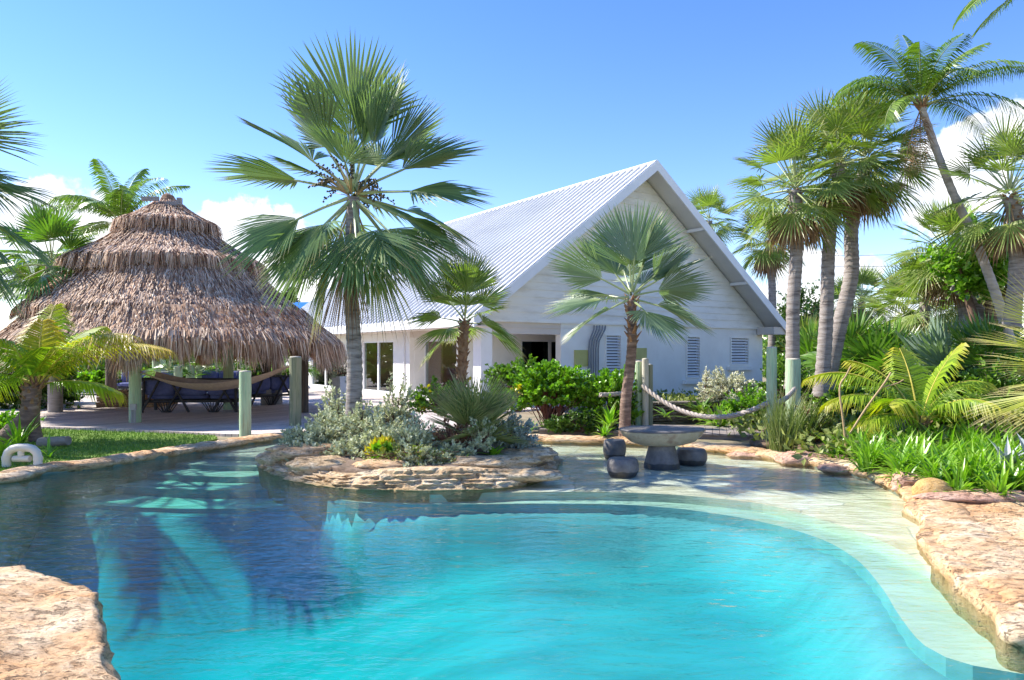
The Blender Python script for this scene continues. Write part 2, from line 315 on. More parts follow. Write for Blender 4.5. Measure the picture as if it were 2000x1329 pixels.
surf('pool_side_shaded', (.12, .30, .30), (.20, .40, .38), scale=2, rough=.8, bump=.1)  # bench and step risers: shade and water tint put into a darker plaster colour
surf('pool_rock_wall', (.06, .10, .08), (.16, .22, .18), scale=3, rough=.8, bump=.5, c3=(.24, .28, .22))
surf('bench_plaster', (.46, .45, .33), (.56, .54, .41), scale=2, rough=.7, bump=.1)
def schlick(nt, f0, k=1.0, nrm_=None):
    lw = N(nt, 'ShaderNodeLayerWeight', i_Blend=.5)
    if nrm_ is not None: nt.links.new(nrm_, lw.inputs['Normal'])
    p = N(nt, 'ShaderNodeMath', operation='POWER', i_1=5.); nt.links.new(lw.outputs['Facing'], p.inputs[0])
    q = N(nt, 'ShaderNodeMath', operation='MULTIPLY_ADD', i_1=(1-f0)*k, i_2=f0*k, use_clamp=True); nt.links.new(p.outputs[0], q.inputs[0]); return q.outputs[0]
# water
def watermat():
    m, nt, nd, lk = nodemat('pool_water')
    tc = N(nt, 'ShaderNodeTexCoord'); mp = N(nt, 'ShaderNodeMapping'); mp.inputs['Scale'].default_value = (.75, 1.5, 1); mp.inputs['Rotation'].default_value = (0, 0, .15)
    lk.new(tc.outputs['Object'], mp.inputs[0])
    n1 = N(nt, 'ShaderNodeTexNoise', i_Scale=2.2, i_Detail=3., i_Roughness=.5, i_Distortion=.5); lk.new(mp.outputs[0], n1.inputs[0])
    n2 = N(nt, 'ShaderNodeTexNoise', i_Scale=9., i_Detail=3., i_Roughness=.55, i_Distortion=.4); lk.new(mp.outputs[0], n2.inputs[0])
    a = N(nt, 'ShaderNodeMath', operation='MULTIPLY_ADD', i_1=.4); lk.new(n2.outputs[0], a.inputs[0]); lk.new(n1.outputs[0], a.inputs[2])
    b = N(nt, 'ShaderNodeBump', i_Strength=.62, i_Distance=.04); lk.new(a.outputs[0], b.inputs['Height'])
    fr = schlick(nt, .022, 1.0, b.outputs[0])
    tr = N(nt, 'ShaderNodeBsdfTransparent'); gl = N(nt, 'ShaderNodeBsdfGlossy', i_Roughness=.02); lk.new(b.outputs[0], gl.inputs['Normal'])
    mx = N(nt, 'ShaderNodeMixShader'); lk.new(fr, mx.inputs[0]); lk.new(tr.outputs[0], mx.inputs[1]); lk.new(gl.outputs[0], mx.inputs[2])
    va = N(nt, 'ShaderNodeVolumeAbsorption', i_Density=1.0); va.inputs[0].default_value = (.36, .938, .942, 1)
    o = N(nt, 'ShaderNodeOutputMaterial'); lk.new(mx.outputs[0], o.inputs[0]); lk.new(va.outputs[0], o.inputs['Volume'])
watermat()
def glassmat(name, refl=.12, tint=(.8, .85, .85)):
    m, nt, nd, lk = nodemat(name)
    fr = schlick(nt, refl, 1.)
    tr = N(nt, 'ShaderNodeBsdfTransparent'); tr.inputs[0].default_value = (*tint, 1); gl = N(nt, 'ShaderNodeBsdfGlossy', i_Roughness=.01)
    mx = N(nt, 'ShaderNodeMixShader'); lk.new(fr, mx.inputs[0]); lk.new(tr.outputs[0], mx.inputs[1]); lk.new(gl.outputs[0], mx.inputs[2])
    o = N(nt, 'ShaderNodeOutputMaterial'); lk.new(mx.outputs[0], o.inputs[0])
glassmat('window_glass', .05); glassmat('tinted_glass', .08, (.1, .3, .35))
# ---------------------------------------------------------------- camera, light, sky
cam = bpy.data.cameras.new('camera'); co = bpy.data.objects.new('camera', cam); C.objects.link(co)
co.location = (0, 0, CAMH); co.rotation_euler = (R(90), 0, 0); cam.sensor_width = 36; cam.lens = 36*F/2000; cam.shift_y = (HZ-664.5)/2000
cam.clip_end = 2000; bpy.context.scene.camera = co
S = Vector((-.965, .26, 0)).normalized()*math.cos(R(42)); S.z = math.sin(R(42))
sl = bpy.data.lights.new('sun', 'SUN'); sl.energy = 4.4; sl.angle = R(.53); sl.color = (1, .95, .86)
so = bpy.data.objects.new('sun', sl); C.objects.link(so); so.rotation_euler = S.to_track_quat('Z', 'Y').to_euler()
wd = bpy.data.worlds.new('World'); bpy.context.scene.world = wd; wd.use_nodes = True
nt = wd.node_tree; nt.nodes.clear(); lk = nt.links
sky = N(nt, 'ShaderNodeTexSky', sky_type='NISHITA', sun_disc=False, sun_elevation=R(42), sun_rotation=math.atan2(-.965, .26), air_density=1., dust_density=0., ozone_density=2.2)
bg = N(nt, 'ShaderNodeBackground', i_Strength=.132)
hs = N(nt, 'ShaderNodeHueSaturation', i_Saturation=1.27, i_Value=1.0, i_Hue=.512); lk.new(sky.outputs[0], hs.inputs['Color']); gm = N(nt, 'ShaderNodeGamma', i_Gamma=1.0); lk.new(hs.outputs[0], gm.inputs[0]); mu = N(nt, 'ShaderNodeMix', data_type='RGBA', blend_type='MULTIPLY', i_0=1.0); mu.inputs[7].default_value = (1.0, .94, 1.0, 1); lk.new(gm.outputs[0], mu.inputs[6]); lk.new(mu.outputs[2], bg.inputs[0])
tc = N(nt, 'ShaderNodeTexCoord')
blobs = [(468, 452, .055), (525, 500, .075), (590, 535, .06), (450, 520, .075), (430, 470, .04), (110, 470, .085), (20, 480, .08), (190, 480, .05), (530, 455, .03),
         (1865, 345, .065), (1915, 285, .04), (1990, 250, .04), (1835, 400, .045), (1690, 527, .022), (1590, 545, .05), (1560, 600, .05), (1960, 560, .06), (1780, 610, .04), (700, 560, .05)]
cur = None
for px, py, r in blobs:
    d = Vector(((px-1000)/F, 1, (HZ-py)/F)).normalized()
    s = N(nt, 'ShaderNodeVectorMath', operation='SUBTRACT'); lk.new(tc.outputs['Generated'], s.inputs[0]); s.inputs[1].default_value = d
    m_ = N(nt, 'ShaderNodeVectorMath', operation='MULTIPLY'); lk.new(s.outputs[0], m_.inputs[0]); m_.inputs[1].default_value = (1, 1, 1.25)
    l = N(nt, 'ShaderNodeVectorMath', operation='LENGTH'); lk.new(m_.outputs[0], l.inputs[0])
    q = N(nt, 'ShaderNodeMath', operation='MULTIPLY_ADD', i_1=-1/(r*1.04), i_2=1.08); lk.new(l.outputs['Value'], q.inputs[0])
    if cur is None: cur = q.outputs[0]
    else:
        mm = N(nt, 'ShaderNodeMath', operation='MAXIMUM'); lk.new(cur, mm.inputs[0]); lk.new(q.outputs[0], mm.inputs[1]); cur = mm.outputs[0]
nz = N(nt, 'ShaderNodeTexNoise', i_Scale=22., i_Detail=9., i_Roughness=.58); lk.new(tc.outputs['Generated'], nz.inputs[0])
a1 = N(nt, 'ShaderNodeMath', operation='MULTIPLY_ADD', i_1=1.5, i_2=-.75); lk.new(nz.outputs[0], a1.inputs[0])
a2 = N(nt, 'ShaderNodeMath', operation='ADD'); lk.new(a1.outputs[0], a2.inputs[0]); lk.new(cur, a2.inputs[1])
mk = N(nt, 'ShaderNodeMapRange', interpolation_type='SMOOTHSTEP', i_1=.05, i_2=.26, i_3=0., i_4=.97); lk.new(a2.outputs[0], mk.inputs[0])
nz2 = N(nt, 'ShaderNodeTexNoise', i_Scale=30., i_Detail=6.); mp = N(nt, 'ShaderNodeMapping'); mp.inputs['Location'].default_value = (.02, 0, .03); lk.new(tc.outputs['Generated'], mp.inputs[0]); lk.new(mp.outputs[0], nz2.inputs[0])
cr = ramp(nt, [(.35, (.60, .68, .82)), (.6, (1, 1, 1))]); lk.new(nz2.outputs[0], cr.inputs[0])
cb = N(nt, 'ShaderNodeBackground', i_Strength=.7); lk.new(cr.outputs[0], cb.inputs[0])
ms = N(nt, 'ShaderNodeMixShader'); lk.new(mk.outputs[0], ms.inputs[0]); lk.new(bg.outputs[0], ms.inputs[1]); lk.new(cb.outputs[0], ms.inputs[2])
wo = N(nt, 'ShaderNodeOutputWorld'); lk.new(ms.outputs[0], wo.inputs[0])
vs = bpy.context.scene.view_settings; vs.view_transform = 'Standard'; vs.look = 'None'; vs.exposure = 1.16; vs.gamma = 1
cy = bpy.context.scene.cycles; cy.transparent_max_bounces = 16; cy.max_bounces = 8
# ---------------------------------------------------------------- pool outline and ground
def smooth_path(pts, closed=True, step=.12):
    n = len(pts); out = []
    rng = range(n if closed else n-1)
    for i in rng:
        p0, p1, p2, p3 = (pts[(i+k) % n] if closed else pts[max(0, min(n-1, i+k))] for k in (-1, 0, 1, 2))
        m = max(1, int((Vector(p2[:2])-Vector(p1[:2])).length/step))
        for j in range(m):
            t = j/m; q = []
            for a, b, c, d in zip(p0[:2], p1[:2], p2[:2], p3[:2]):
                q.append(.5*((2*b)+(-a+c)*t+(2*a-5*b+4*c-d)*t*t+(-a+3*b-3*c+d)*t**3))
            out.append(Vector(q))
    if not closed: out.append(Vector(pts[-1][:2]))
    return out
g = lambda px, py, z=0: tuple(G(px, py, z))[:2]
rockL = [g(215, 1340, .2), g(218, 1290, .2), g(206, 1240, .2), g(198, 1190, .2), g(185, 1152, .2), g(125, 1132, .2), g(60, 1108, .2), g(0, 1103, .2), (-5.6, 5.6), (-7.2, 5.4), (-8.2, 4), (-7.5, 1.5), (-4, .8), (-2.3, 1.6), (-2.05, 2.8)]
leftcop = [(-9.2, 6.8), (-9.0, 8.8), g(0, 945), g(100, 925), g(200, 915), g(300, 898), g(400, 882), g(500, 866), g(570, 858), g(700, 856), g(850, 858), g(1000, 862), g(1100, 866), g(1200, 868), g(1300, 874), g(1400, 884), g(1500, 897), g(1600, 914), g(1690, 935), g(1755, 965), g(1790, 1000), g(1812, 1040), g(1850, 1090), g(1920, 1160), g(2000, 1232), (3.05, 3.6), (2.7, 2.6), (1.5, 2.2), (0, 2.1), (-1.3, 2.2), (-2.2, 2.6), (-2.7, 3.8), (-3.6, 5.1), (-5.6, 5.4), (-8, 5.6)]
outline = smooth_path(leftcop, True, .14)
def cross(a, b): return a.x*b.y-a.y*b.x
area = sum(cross(outline[i], outline[(i+1) % len(outline)]) for i in range(len(outline)))/2
if area < 0: outline.reverse()
def offset(path, d, closed=True):
    n = len(path); out = []
    for i in range(n):
        t = (path[(i+1) % n if closed else min(i+1, n-1)]-path[i-1 if (closed or i) else 0]).normalized()
        out.append(path[i]+Vector((t.y, -t.x))*d)      # outward for a counter-clockwise path
    return out
def poly_fill(mb, loops, z):
    tr = geometry.tessellate_polygon([[Vector((p[0], p[1], 0)) for p in l] for l in loops])
    flat = [p for l in loops for p in l]
    fs = []
    for a, b, c in tr:
        A_, B_, C_ = (Vector(flat[i][:2]) for i in (a, b, c))
        fs.append((a, b, c) if cross(B_-A_, C_-A_) > 0 else (a, c, b))
    mb.add([(p[0], p[1], z) for p in flat], fs)
def prism(mb, pts, z0, z1, side=0):
    n = len(pts); mb.cur = 0; poly_fill(mb, [pts], z1); mb.cur = side
    mb.add([(p[0], p[1], z0) for p in pts]+[(p[0], p[1], z1) for p in pts], [(i, (i+1) % n, n+(i+1) % n, n+i) for i in range(n)])
big = [(-700, -60), (700, -60), (700, 900), (-700, 900)]
mb = MB(); poly_fill(mb, [big, offset(outline, .1)], .0)
tag(mb.build('ground', M['ground_sand']), kind='structure')
mb = MB(); n = len(outline); o2 = offset(outline, .02)
mb.add([(p.x, p.y, .06) for p in o2]+[(p.x, p.y, -2.7) for p in o2], [(i, n+i, n+(i+1) % n, (i+1) % n) for i in range(n)])
tag(mb.build('pool_wall', M['pool_rock_wall'], smooth=True), kind='structure')
def bowl_floor():
    mb = MB(); nx, ny = 240, 190; xs = np.linspace(-12, 9, nx); ys = np.linspace(.5, 16.5, ny)
    X, Y = np.meshgrid(xs, ys); D = np.full(X.shape, 1e9)
    for k_, p in enumerate(list(bench)+[bench[0].lerp(Vector((-3, 11.5)), k_/12) for k_ in range(1, 13)]): D = np.minimum(D, np.hypot(X-p[0], Y-p[1])+max(0, .2*(1-k_/14))*(k_ < len(bench))+.2*(k_ >= len(bench)))
    rs = np.hypot((X+4.3)/1.05, Y-16.2); D2 = np.maximum(0, rs-5.5)
    s = np.clip((.4-X)/4.5, 0, 1); deep = .85+1.5*s*s*(3-2*s)
    Z = -.27-(deep-.27)*(1-np.exp(-(D/.5)**2.2)); Z = np.maximum(Z, -.5-(deep-.5)*(1-np.exp(-(D2/1.3)**1.5)))
    inb = np.array([[inside_(x, y) for x in xs] for y in ys]); Z = np.where(inb, -.3, Z)
    mb.add(np.stack([X, Y, Z], 2).reshape(-1, 3), [(j*nx+i, j*nx+i+1, (j+1)*nx+i+1, (j+1)*nx+i) for j in range(ny-1) for i in range(nx-1)])
    tag(mb.build('pool_floor', M['pool_plaster'], smooth=True), kind='structure')
# shelf, bench, steps under the water
shelf = smooth_path([g(840, 967, -.05), g(930, 963, -.05), g(1010, 962, -.05), g(1160, 961, -.05), g(1307, 966, -.05), g(1420, 976, -.05), g(1516, 990, -.05), g(1670, 1036, -.05), g(1780, 1086, -.05), g(1850, 1130, -.05)], False, .15)
mb = MB(); prism(mb, [tuple(p) for p in shelf]+[(7, 6), (12, 9), (12, 19), (-2, 19), (-2, 12)], -2.6, -.05, 1)
tag(mb.build('pool_shelf', [M['flagstone'], M['bench_plaster']]), kind='structure')
bench = smooth_path([g(640, 972, -.16), g(700, 981, -.16), g(800, 984, -.16), g(900, 985, -.16), g(1120, 984, -.16), g(1285, 990, -.16), g(1450, 1012, -.16), g(1587, 1047, -.16), g(1670, 1091, -.16), g(1725, 1152, -.16), g(1752, 1196, -.16), g(1807, 1262, -.16), g(1900, 1300, -.16), g(2060, 1325, -.16)], False, .15)
benchpoly = [tuple(p) for p in bench]+[(6, 3.6), (12, 8), (11, 18.5), (-3, 18.5), (-3, 11.5)]
def inside_(x, y):
    c_ = False; n_ = len(benchpoly)
    for i_ in range(n_):
        a_, b_ = benchpoly[i_], benchpoly[i_-1]
        if (a_[1] > y) != (b_[1] > y) and x < (b_[0]-a_[0])*(y-a_[1])/(b_[1]-a_[1])+a_[0]: c_ = not c_
    return c_
bowl_floor()
mb = MB(); prism(mb, benchpoly, -2.61, -.16, 1)
tag(mb.build('pool_bench', [M['bench_plaster'], M['pool_side_shaded']]), kind='structure')
for k, (rr, d) in enumerate([(2.9, .06), (3.5, .13), (4.1, .21), (4.75, .31), (5.5, .44)]):
    mb = MB(); pts = [(-4.3+rr*1.05*math.cos(a), 16.2+rr*math.sin(a)) for a in np.linspace(math.pi, 2*math.pi, 50)]+[(-4.3+rr*1.05, 17+.02*k), (-4.3-rr*1.05, 17+.02*k)]
    prism(mb, pts, -2.62-.002*k, -d, 1); tag(mb.build('pool_step', [M['bench_plaster'], M['pool_side_shaded']]), kind='structure')
for px, py, z, lab in ((1440, 1027, -.34, 'small dark pool jet under the curved bench edge'), (1680, 1132, -.34, 'small dark pool jet low on the right curve of the basin')):
    mb = MB(); mb.lathe([(.05, 0), (.05, .012), (.03, .02), (.02, .012)], k=16); q = G(px, py, z); o_ = mb.build('pool_jet', M['interior_dark']); o_.location = q; o_.rotation_euler = (R(75), 0, R(15)); tag(o_, lab, 'pool jet', 'dark jets in the pool basin')
mb = MB(); wp = [tuple(p) for p in offset(outline, .06)]; n = len(wp)
poly_fill(mb, [wp], 0.0)
mb.add([(p[0], p[1], 0) for p in wp]+[(p[0], p[1], -2.8) for p in wp], [(i, n+i, n+(i+1) % n, (i+1) % n) for i in range(n)])
k = len(mb.v); base = MB(); poly_fill(base, [wp], -2.8); mb.add(base.v[0], base.f[0][:, ::-1])
wobj = tag(mb.build('pool_water', M['pool_water']), kind='structure')
import bmesh
bm = bmesh.new(); bm.from_mesh(wobj.data); bmesh.ops.remove_doubles(bm, verts=bm.verts, dist=.0005); bmesh.ops.recalc_face_normals(bm, faces=bm.faces); bm.to_mesh(wobj.data); bm.free()
# coping: mortared rock rim
def rim(path, prof, closed=True, amp=.03, joint=.55, seed=0, uv=None):
    """prof: list (offset outward, z); a rough stone rim along a path"""
    mb = MB(); n = len(path); vs = []; L = 0
    offs = {}
    for i in range(n):
        a = path[i-1 if (closed or i) else 0]; b = path[(i+1) % n if closed else min(i+1, n-1)]
        t = (b-a).normalized(); nn = Vector((t.y, -t.x)); L += (path[i]-path[i-1]).length if i else 0
        cell = L/joint+.25*math.sin(L*3.1+seed); fr = cell-math.floor(cell); dip = max(0, 1-min(fr, 1-fr)/.07)
        hv = noise.noise(Vector((math.floor(cell)*7.3, seed, 0)))*.5
        for (o, z) in prof:
            q = path[i]+nn*o; w = fbm(q.x*3+seed, q.y*3, z*9, 4); w2 = fbm(q.x*9, q.y*9+seed, z*20, 3)
            side = 1 if z < max(p[1] for p in prof)*.9 else .3
            oo = o+(w*amp+w2*amp*.5+hv*.04)*side*(1 if o < .25 else -1)+(dip*.03 if o < .2 else 0)
            zz = z+(w*.02+w2*.012+hv*.03-dip*.03) if z > .01 else z
            q = path[i]+nn*oo; vs.append((q.x, q.y, zz))
    k = len(prof); m = n if closed else n-1
    mb.add(vs, [(i*k+j, i*k+j+1, ((i+1) % n)*k+j+1, ((i+1) % n)*k+j) for i in range(m) for j in range(k-1)]); return mb
ofine = smooth_path(leftcop, True, .07)
if sum(cross(ofine[i], ofine[(i+1) % len(ofine)]) for i in range(len(ofine))) < 0: ofine.reverse()
prof = [(.06, -.25), (.03, -.02), (-.01, .02), (-.04, .05), (-.03, .085), (.02, .108), (.09, .118), (.17, .12), (.25, .12), (.33, .118), (.41, .115), (.48, .09), (.55, .03), (.58, -.02)]
mb = rim(ofine, prof, True, .035, .7)
tag(mb.build('pool_coping', M['limestone'], smooth=True), kind='structure')
def platform(pts, cen, ztop, rings=34, amp=.03, step=.07, seed=0, skirt=-.3, edge=.1, dome=0, strata=0):
    path = smooth_path(pts, True, step); mb = MB(); n = len(path); c = Vector(cen); vs = []
    prof = [(1.0, skirt), (1.0, 0.0), (1.0, ztop*.3), (1.0, ztop*.62), (.998, ztop*.85), (.99, ztop*.97)]+[(1-.02-.98*(t/rings)**1.15, ztop) for t in range(rings)]
    for (s, z) in prof:
        for p in path:
            q = c+(p-c)*s; w = fbm(q.x*1.7+seed, q.y*2.6, seed, 5); w2 = fbm(q.x*7, q.y*13+seed, z*16, 4)
            st = (math.floor(w*6+q.y*3.)%2)*strata if z >= ztop else 0
            bulge = (fbm(q.x*4, q.y*4, z*22+seed, 4))*.05 if 0 <= z < ztop else (0 if z < 0 else w2*.01)
            dr = (p-c).normalized()*bulge
            zz = z if z <= 0 else z+w*amp*(z/ztop)+w2*amp*.4*(z/ztop)+st+dome*(1-s*s)
            vs.append((q.x+dr.x, q.y+dr.y, zz))
    k = len(prof)
    mb.add(vs, [(i*n+j, i*n+(j+1) % n, (i+1)*n+(j+1) % n, (i+1)*n+j) for i in range(k-1) for j in range(n)])
    mb.add(vs[-n:], [tuple(range(n))]); return mb
def ccw(pts):
    a = sum(pts[i][0]*pts[(i+1) % len(pts)][1]-pts[i][1]*pts[(i+1) % len(pts)][0] for i in range(len(pts))); return pts if a > 0 else pts[::-1]
tag(platform(ccw(rockL), (-4.8, 3.3), .2, 90, .05, .035, 3, strata=.006).build('rock_slab', M['limestone'], smooth=True), 'broad orange limestone slab at the near left corner of the pool', 'rock', 'limestone slabs beside the pool')
rr1 = [g(1768, 975, .14), g(1800, 1000, .14), g(1797, 1040, .14), g(1835, 1085, .14), g(1880, 1130, .14), g(1935, 1170, .14), g(2010, 1222, .14), (4.6, 4.6), (6.5, 5.5), (8.5, 7.5), (8.0, 8.6), g(1960, 962, .14), g(1860, 968, .14)]
tag(platform(ccw(rr1), (5.2, 6.8), .10, 80, .03, .04, 9, strata=.006).build('rock_slab', M['limestone'], smooth=True), 'pale cracked limestone slab at the right edge beside the shallow shelf', 'rock', 'limestone slabs beside the pool')
def rock(name, c, sx, sy, sz, mat, label, seed=0, layers=0, group=None, sub=4, amp=.25, rz=0, cat='rock'):
    bm = bmesh.new(); bmesh.ops.create_icosphere(bm, subdivisions=sub, radius=1)
    cs, sn = math.cos(rz), math.sin(rz)
    for v in bm.verts:
        p = v.co.copy(); w = fbm(p.x*1.1+seed, p.y*1.1, p.z*1.1, 5); w2 = fbm(p.x*4+seed, p.y*4, p.z*7, 4)
        k = 1+w*amp+w2*amp*.25
        if layers: k += .07*math.copysign(abs(math.sin(p.z*layers+w*2))**.5, math.sin(p.z*layers+w*2))
        x, y, z = p.x*k*sx, p.y*k*sy, max(-.6, min(p.z*1.25, .8) if layers else p.z)*k*sz
        v.co = (c[0]+x*cs-y*sn, c[1]+x*sn+y*cs, c[2]+z)
    me = bpy.data.meshes.new(name); bm.to_mesh(me); bm.free()
    for f in me.polygons: f.use_smooth = True
    me.materials.append(M[mat]); o = bpy.data.objects.new(name, me); C.objects.link(o)
    loc = Vector(c); me.transform(__import__('mathutils').Matrix.Translation(-loc)); o.location = loc
    if label: tag(o, label, cat, group)
    return o
# ---------------------------------------------------------------- island
ISLK = .84
isl = ccw([g(505, 905), g(525, 922), g(560, 934), g(650, 952), g(760, 958), g(880, 958), g(1000, 950), g(1070, 930), g(1090, 912), g(1085, 897), (.7, 13.2), (0, 14.0), (-1.5, 14.2), (-3.2, 14), (-4.1, 13.3)])
ip = smooth_path(isl, True, .05)
tiers = [(-.25, -2.6), (-.2, -1.2), (-.1, -.6), (-.02, -.25), (.0, -.05), (.05, .01), (.0, .03), (-.015, .055), (.0, .075), (-.05, .085), (-.06, .1), (-.05, .115), (-.13, .125), (-.14, .15), (-.13, .17), (-.19, .185), (-.2, .215), (-.24, .235), (-.3, .24), (-.4, .235), (-.5, .22), (-.6, .18), (-.66, .05)]
def irim(path, prof, seed, mb=None):
    mb = mb or MB(); n = len(path); vs = []; L = 0
    for i in range(n):
        a = path[i-1]; b = path[(i+1) % n]; t = (b-a).normalized(); nn = Vector((t.y, -t.x)); L += (path[i]-path[i-1]).length if i else 0
        for j, (o, z) in enumerate(prof):
            lay = int(z/.06); q = path[i]+nn*o
            cell = math.floor(L/.43+lay*.37+.3*math.sin(L*2+lay)); cc = L/.43+lay*.37+.3*math.sin(L*2+lay)-cell; gap = max(0, 1-min(cc, 1-cc)/.09)
            hv = noise.noise(Vector((cell*5.1, lay*3.3, seed)))
            w = fbm(q.x*2.5, q.y*2.5+seed, z*8, 4); w2 = fbm(q.x*10, q.y*10, z*25+seed, 3)
            oo = o+hv*.09+w*.07+w2*.025-gap*.06 if z > -.03 else o
            hs_ = ISLK+.5*noise.noise(Vector((L*.55, 3.3, seed)))
            zz = z*hs_+w2*.012+(hv*.02 if z > .02 else 0); q = path[i]+nn*oo; vs.append((q.x, q.y, zz))
    k = len(prof); mb.add(vs, [(i*k+j, i*k+j+1, ((i+1) % n)*k+j+1, ((i+1) % n)*k+j) for i in range(n) for j in range(k-1)]); return mb
tag(irim(ip, tiers, 5).build('island_rim', M['limestone_grey'], smooth=False), 'layered limestone rock rim round the planted island in the pool', 'rock wall')
mb = platform([(-1.75+(p[0]+1.75)*.86, 12+(p[1]-12)*.84) for p in isl], (-1.7, 12), .2, 20, .04, .15, 2, skirt=-.2, dome=.18)
tag(mb.build('island_soil', M['bed_soil'], smooth=True), kind='structure')
IR = 'stacked slabs on the island rim'
rock('rock', (-3.2, 11.35, .30), .55, .33, .13, 'limestone', 'pale humped rock on the left top of the island rim', 1, 6, IR, rz=.1)
rock('rock', (-3.55, 11.6, .17), .42, .35, .14, 'limestone_grey', 'rough rock at the far left end of the island', 4, 7, IR)
rock('rock', (-2.75, 10.75, .17), .5, .25, .14, 'limestone_grey', 'dark stained rock below the pale humped one on the island', 6, 8, IR)
rock('rock', (-1.85, 10.45, .22), .38, .2, .10, 'limestone', 'tan rock in the middle of the island rim below the bushes', 8, 7, IR)
rock('rock', (-.25, 10.6, .24), .62, .28, .12, 'limestone_grey', 'long layered slab on the right front of the island rim', 11, 9, IR, rz=.08)
rock('rock', (.25, 11.25, .27), .42, .3, .12, 'limestone_grey', 'grey topped slab at the right end of the island', 14, 9, IR)
rock('rock', (-.1, 10.35, .12), .8, .22, .1, 'limestone_grey', 'low cream ledge at the water on the right of the island', 17, 9, IR)
rock('rock', (-1.4, 10.15, .07), .9, .2, .08, 'limestone', 'flat cream ledge at the water in front of the island', 19, 6, IR)
# other rocks
rock('boulder', W(1820, 962, 8.9)+V(0, 0, .02), .23, .17, .155, 'coral_ball', 'rounded orange coral boulder on the coping by the spider lilies', 2, 0, None, 4, .1, cat='boulder')
rock('rock', W(1570, 900, 12.2), .46, .3, .16, 'limestone_pink', 'smooth pink rock on the coping right of the reed clump', 21, 0, 'rocks along the right coping', 4, .2)
rock('rock', W(1650, 918, 11.3), .40, .22, .10, 'limestone_pink', 'low pale rock between the pink rock and the lilies', 25, 5, 'rocks along the right coping')
rock('rock', W(1785, 944, 9.6), .26, .2, .14, 'limestone_pink', 'knobbly pink rock just behind the round boulder', 27, 5, 'rocks along the right coping', amp=.4)
rock('rock', W(1900, 975, 8.6), .6, .2, .1, 'limestone_pink', 'long rough pink rock right of the round boulder', 31, 7, 'rocks along the right coping')
rock('rock', W(1480, 893, 13.1), .5, .3, .12, 'limestone_pink', 'grey pink rock under the near end of the boardwalk', 35, 5, 'rocks along the right coping')
rock('rock', W(1730, 945, 10.1)+V(.25,0,0), .35, .2, .09, 'limestone', 'flat tan rock before the lilies left of the boulder', 38, 6, 'rocks along the right coping')
# ---------------------------------------------------------------- table and stools
t = empty('stone_table', (2.43, 12.0, -.05), 'round dark stone table on a pedestal standing in the shallow water', 'table')
mb = MB(); mb.lathe([(.29, 0), (.285, .06), (.25, .22), (.2, .4), (.195, .42)], k=40, jit=lambda a, z: .012*math.sin(3*a+z*8)); obj('pedestal', mb, M['stone_table'], t, True)
def topjit(a, z): return .05*math.sin(2*a+.6)+.03*math.sin(3*a+1)+.012*math.sin(9*a+z*20)
mb = MB(); mb.lathe([(.2, .37), (.36, .385), (.5, .43), (.62, .53), (.675, .61), (.68, .625)], k=56, jit=topjit, sx=1.0, sy=.8); obj('table_edge', mb, M['stone_table_rough'], t, True)
mb = MB(); mb.lathe([(.677, .612), (.683, .632), (.66, .645), (.3, .647)], k=56, jit=topjit, sx=1.0, sy=.8); obj('tabletop', mb, M['stone_table'], t, False)
for i, (px, py, Y, r, h, lab) in enumerate([(1200, 893, 13.05, .205, .34, 'small dark stone stool behind the table on its left'), (1216, 926, 11.15, .235, .28, 'low dark stone stool in front of the table on its left'), (1350, 902, 12.35, .25, .27, 'low dark stone stool on the right of the table')]):
    mb = MB(); mb.lathe([(r*.78, 0), (r*.9, .05), (r*1.0, h*.4), (r*.99, h*.7), (r*.9, h*.93), (r*.84, h)], k=36, jit=lambda a, z, i=i: .04*math.sin(2*a+i)+.02*math.sin(5*a+z*9+i))
    s = mb.build('stone_stool', M['stone_table'], None, True); s.location = ((px-1000)/F*Y, Y, -.05); tag(s, lab, 'stool', 'stone stools in the shallow water')
# ---------------------------------------------------------------- deck, lawn, beds
deck = [(-1.2, 16.6), (-2.6, 16.25), (-4.85, 15.95), (-6.35, 16.15), (-8.1, 16.8), (-9.5, 17.3), (-11.1, 17.7), (-22, 18.6), (-26, 44), (3, 46), (4, 27), (-.6, 22)]
mb = MB(); prism(mb, ccw(deck), -.05, .06); tag(mb.build('deck', M['deck_planks']), kind='structure')
lawn = ccw([g(60, 925, .07), g(120, 908, .07), g(220, 893, .07), g(320, 880, .07), g(425, 857, .07), g(420, 851, .07), g(300, 846, .07), g(90, 838, .07), (-14, 17.6), (-14, 12), (-8.5, 10.8)])
mb = MB(); prism(mb, lawn, -.02, .07); tag(mb.build('lawn', M['turf']), kind='structure')
def inside(p, poly):
    c = False; n = len(poly)
    for i in range(n):
        a, b = poly[i], poly[i-1]
        if (a[1] > p[1]) != (b[1] > p[1]) and p[0] < (b[0]-a[0])*(p[1]-a[1])/(b[1]-a[1])+a[0]: c = not c
    return c
def blades(pts, hts, wid, lean=.3, rng=None, bend=.3):
    """tapering grass blades as two-quad strips; pts (n,3)"""
    rng = rng or np.random.default_rng(1); n = len(pts); a = rng.uniform(0, 2*np.pi, n); b = rng.uniform(0, 2*np.pi, n)
    ld = np.stack([np.cos(a), np.sin(a), np.zeros(n)], 1); sd = np.stack([np.cos(b), np.sin(b), np.zeros(n)], 1)*wid[:, None]
    up = np.array([0, 0, 1.]); l = rng.uniform(0, lean, n)[:, None]*hts[:, None]
    m = pts+up*hts[:, None]*.55+ld*l*.4; tp = pts+up*hts[:, None]+ld*l*(1+bend)
    v = np.stack([pts-sd, pts+sd, m+sd*.8, m-sd*.8, tp], 1).reshape(-1, 3); i = np.arange(n)[:, None]*5
    return v, i+np.array([[0, 1, 2, 3]]), i+np.array([[3, 2, 4]]), np.tile([0, 0, .55, .55, 1.], n)
rg = np.random.default_rng(11); pts = []
